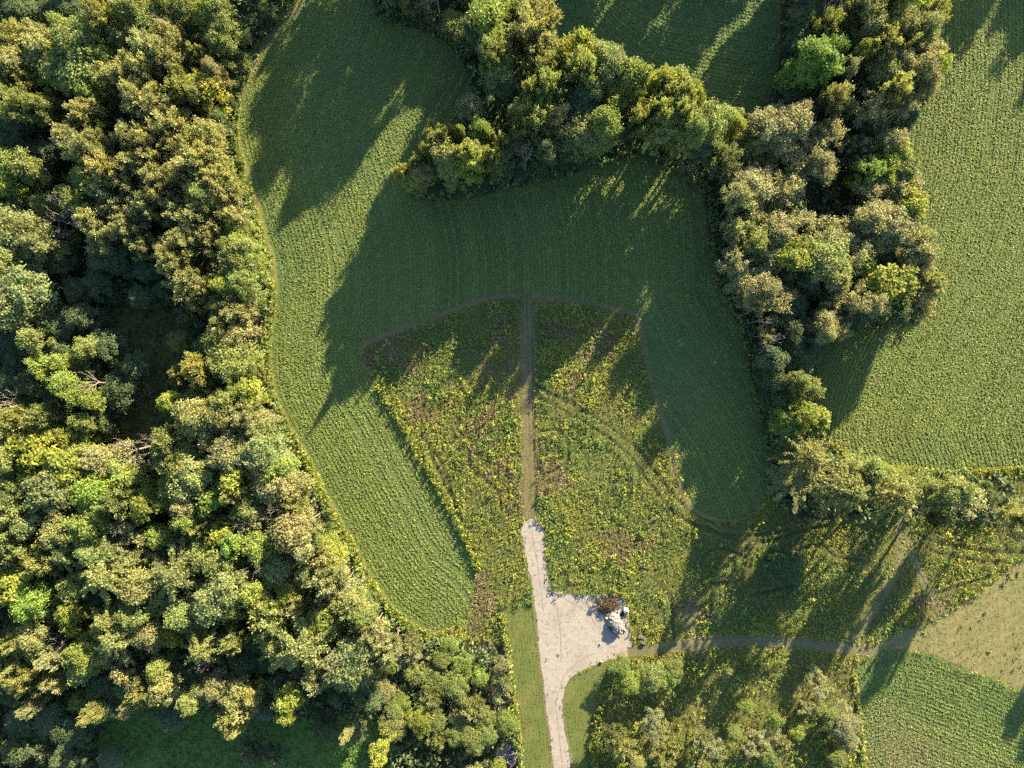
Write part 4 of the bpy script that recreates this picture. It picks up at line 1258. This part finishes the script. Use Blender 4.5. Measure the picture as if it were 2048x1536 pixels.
cx, cy = P(1216, 1210)
root = tag(empty('brush_pile', (cx, cy, 0.02), math.radians(18)), 'brown pile of cut brush and branches at the upper right gravel corner', 'brush pile')
mb = MB()
for i in range(420):
    x, y = rng.normal(0, 1.0), rng.normal(0, 0.65)
    if i % 3 == 0: x, y = rng.normal(0.9, 0.55), rng.normal(0.45, 0.4)
    if i % 5 == 0: x, y = rng.normal(-0.9, 0.5), rng.normal(-0.35, 0.35)
    zt = 0.06 + 0.65 * math.exp(-(x / 1.5) ** 2 - (y / 1.0) ** 2) * rng.random()
    a = rng.uniform(0, 2 * math.pi)
    L = rng.uniform(0.3, 0.9)
    d = np.array([math.cos(a) * L / 2, math.sin(a) * L / 2, rng.uniform(-.25, .25) * L])
    c = np.array([x, y, zt])
    d[2] = max(d[2], -zt * 0.9) if d[2] < 0 else min(d[2], zt * 0.9)
    mb.tube([c - d, c + rng.normal(0, .03, 3), c + d], [0.03, 0.025, 0.012], 4)
tag(mb.build('twigs', M_BRUSH, root), kind='stuff')
for i in range(10):
    mb = MB()
    a = rng.uniform(0, math.pi)
    L = rng.uniform(1.2, 2.2)
    c = np.array([rng.normal(0, .6), rng.normal(0, .4), rng.uniform(0.2, 0.6)])
    d = np.array([math.cos(a), math.sin(a), rng.uniform(-.15, .15)]) * L / 2
    mb.tube([c - d, c + rng.normal(0, .06, 3), c + d], [0.07, 0.06, 0.03], 6)
    mb.build('branch', M_BRUSH, root)
mb = MB()
m = 700
q = np.c_[rng.normal(0, 0.85, m), rng.normal(0, 0.6, m), rng.uniform(0.1, 1.1, m)]
q[:, 2] *= np.exp(-(q[:, 0] / 1.6) ** 2 - (q[:, 1] / 1.1) ** 2)
rand_leaves(mb, q, 0.10, np.array([[0.11, 0.065, 0.04], [0.15, 0.10, 0.06], [0.08, 0.09, 0.035]])[rng.integers(0, 3, m)])
tag(mb.build('withered_leaves', M_WEED, root), kind='stuff')

def small_bush(px, py, w, h, col, name, label, cat='shrub', grp=None):
    x, y = P(px, py)
    root = empty(name, (x, y, 0.01))
    t, c = FAM['B'][0]
    root.scale = (w / D0, w / D0, h / H0)
    for nm, me in (('stem', t), ('foliage', c)):
        o = bpy.data.objects.new(nm, me)
        COL.objects.link(o)
        o.parent = root
        o.color = (*col, 1)
    tag(root, label, cat, grp)
small_bush(1195, 1201, 1.2, 1.1, (0.05, 0.075, 0.03), 'weed_bush', 'small dark weed bush left of the brush pile on gravel')
small_bush(1222, 1254, 0.9, 0.9, (0.09, 0.15, 0.03), 'weed_bush', 'small green weed bush on the left flank of the rock heap')

x, y = P(1236, 1267)
tag(place('boulder', rock_mesh('boulder', 0.36, M_TANROCK, 31), (x, y, 0.2), 1.0), 'tan boulder at the lower end of the rock heap', 'boulder')
x, y = P(1200, 1288)
tag(place('boulder', rock_mesh('boulder', 0.22, M_ROCK, 32), (x, y, 0.12), 1.0), 'small pale rock alone on the gravel left of the heap shadow', 'boulder')
x, y = P(1202, 1323)
tag(place('boulder', rock_mesh('boulder', 0.28, M_ROCK, 33), (x, y, 0.16), 1.0), 'small pale rock at the lower gravel edge by the lawn', 'boulder')
x, y = P(1283, 1132)
tag(place('boulder', rock_mesh('boulder', 0.38, M_GREYROCK, 34), (x, y, 0.22), 1.0), 'blue-grey boulder alone in the sunny weeds above the gravel', 'boulder')

# white tank with a dark opening
def lathe(prof, sides=28):
    mb = MB()
    v = [(r * math.cos(2 * math.pi * k / sides), r * math.sin(2 * math.pi * k / sides), z) for r, z in prof for k in range(sides)]
    q = [(i * sides + k, i * sides + (k + 1) % sides, (i + 1) * sides + (k + 1) % sides, (i + 1) * sides + k) for i in range(len(prof) - 1) for k in range(sides)]
    mb.add(v, q)
    return mb
x, y = P(1251, 1219)
root = tag(empty('tank', (x, y, 0.02)), 'white round tank with a dark opening at the gravel corner', 'tank')
lathe([(0.0, 0.0), (0.44, 0.0), (0.46, 0.08), (0.44, 0.3), (0.46, 0.34), (0.44, 0.6), (0.46, 0.64), (0.45, 0.9), (0.40, 0.98), (0.2, 1.02), (0.0, 1.03)]).build('body', M_WHITE, root, True)
body = root.children[0]
mb = MB()
bx_ = np.array([(sx * 0.17, sy * 0.15, sz * 0.03) for sx in (-1, 1) for sy in (-1, 1) for sz in (-1, 1)]) + np.array([0.08, -0.16, 1.03])
mb.add(bx_, [(0, 1, 3, 2), (4, 6, 7, 5), (0, 4, 5, 1), (2, 3, 7, 6), (0, 2, 6, 4), (1, 5, 7, 3)])
mb.build('opening', M_BLACK, body)
o = lathe([(0.12, 0.0), (0.13, 0.05), (0.10, 0.07), (0.0, 0.075)], 16).build('cap', M_WHITE, body, True)
o.location = (-0.08, 0.2, 1.01)
x, y = P(1245, 1227)
root = tag(empty('tyre', (x, y, 0.02)), 'black tyre lying against the white tank', 'tyre')
def torus(R, r, z0, a=24, b=8):
    mb = MB()
    v = [((R + r * math.cos(2 * math.pi * j / b)) * math.cos(2 * math.pi * i / a), (R + r * math.cos(2 * math.pi * j / b)) * math.sin(2 * math.pi * i / a), z0 + r * math.sin(2 * math.pi * j / b)) for i in range(a) for j in range(b)]
    q = [(i * b + j, ((i + 1) % a) * b + j, ((i + 1) % a) * b + (j + 1) % b, i * b + (j + 1) % b) for i in range(a) for j in range(b)]
    mb.add(v, q)
    return mb
torus(0.26, 0.12, 0.12).build('tread', M_BLACK, root, True)

def slab(name, px, py, sx, sy, sz, rz, mat, label, cat, z0=0.02):
    x, y = P(px, py)
    bm = bmesh.new()
    bmesh.ops.create_cube(bm, size=1.0)
    for v in bm.verts: v.co = Vector((v.co.x * sx, v.co.y * sy, (v.co.z + 0.5) * sz))
    bmesh.ops.bevel(bm, geom=list(bm.edges), offset=min(sx, sy, sz) * 0.15, segments=2, affect='EDGES')
    for v in bm.verts: v.co += Vector((random.gauss(0, .008), random.gauss(0, .008), random.gauss(0, .008)))
    me = bpy.data.meshes.new(name)
    bm.to_mesh(me)
    bm.free()
    me.materials.append(mat)
    o = bpy.data.objects.new(name, me)
    COL.objects.link(o)
    o.location = (x, y, z0)
    o.rotation_euler = (0, 0, rz)
    return tag(o, label, cat) if label else o
slab('stone_slab', 1281, 1274, 0.95, 0.34, 0.40, 0.1, M_GREYROCK, 'upper of two grey slabs in the weeds right of the gravel', 'slab')
slab('stone_slab', 1286, 1286, 0.85, 0.32, 0.40, -0.3, M_GREYROCK, 'lower of two grey slabs in the weeds right of the gravel', 'slab')

# navy bundles on the grey gravel pad at the bottom edge
def bundle(px, py, sx, sy, h, rz, seed, label):
    x, y = P(px, py)
    root = tag(empty('tarpaulin_bundle', (x, y, 0.012), rz), label, 'bundle')
    r = np.random.default_rng(seed)
    n = 22
    prof = r.uniform(0.8, 1.15, n)
    v, q = [], []
    lev = [(1.0, 0.0), (1.02, 0.35), (0.92, 0.72), (0.62, 0.95), (0.0, 1.0)]
    for f, zz in lev:
        for k in range(n):
            a = 2 * math.pi * k / n
            w = f * prof[k] * (1 + r.normal(0, 0.04))
            v.append((sx * w * math.cos(a), sy * w * math.sin(a), h * zz * (1 + r.normal(0, 0.06))))
    for i in range(len(lev) - 1):
        for k in range(n): q.append((i * n + k, i * n + (k + 1) % n, (i + 1) * n + (k + 1) % n, (i + 1) * n + k))
    mb = MB()
    mb.add(v, q)
    mb.build('cover', M_NAVY, root, True)
    mb = MB()
    mb.tube([(-sx * 1.0, -sy * .1, h * .9), (0, -sy * .25, h * 1.06), (sx * 1.0, -sy * .05, h * .9)], [0.025, 0.025, 0.025], 6)
    mb.build('strap', M_PALEWOOD, root)
bundle(1024, 1503, 0.50, 0.46, 0.7, 0.3, 3, 'upper navy bundle on the shaded gravel pad by the lawn')
bundle(1021, 1523, 0.42, 0.60, 0.6, -0.4, 5, 'lower navy bundle on the shaded gravel pad, cut near the bottom')
slab('board', 1015, 1521, 0.18, 0.75, 0.2, 0.05, M_WHITE, 'white upright board left of the lower navy bundle', 'board')
slab('board', 1017.5, 1504, 0.08, 0.62, 0.1, 0.0, M_PALEWOOD, 'thin pale board left of the upper navy bundle', 'board')
slab('board', 1011, 1510, 0.09, 0.55, 0.06, 0.7, M_PALEWOOD, 'short grey stick lying slanted on the shaded gravel pad', 'board')
x, y = P(1021, 1507)
tag(place('boulder', rock_mesh('boulder', 0.2, M_ROCK, 41), (x, y, 0.45), 1.0), 'small whitish lump leaning on the upper navy bundle', 'rock')
x, y = P(461, 569)
mb = MB()
mb.tube([(-0.35, 0, 0.09), (0, 0.02, 0.1), (0.35, 0.0, 0.09)], [0.09, 0.085, 0.08], 8)
o = mb.build('log', M_PALE)
k = 1 - 2.5 / CAM_H
o.location = (x * k, y * k, 0.0)
tag(o, 'short pale log in the gap at the field edge of the left wood', 'log')
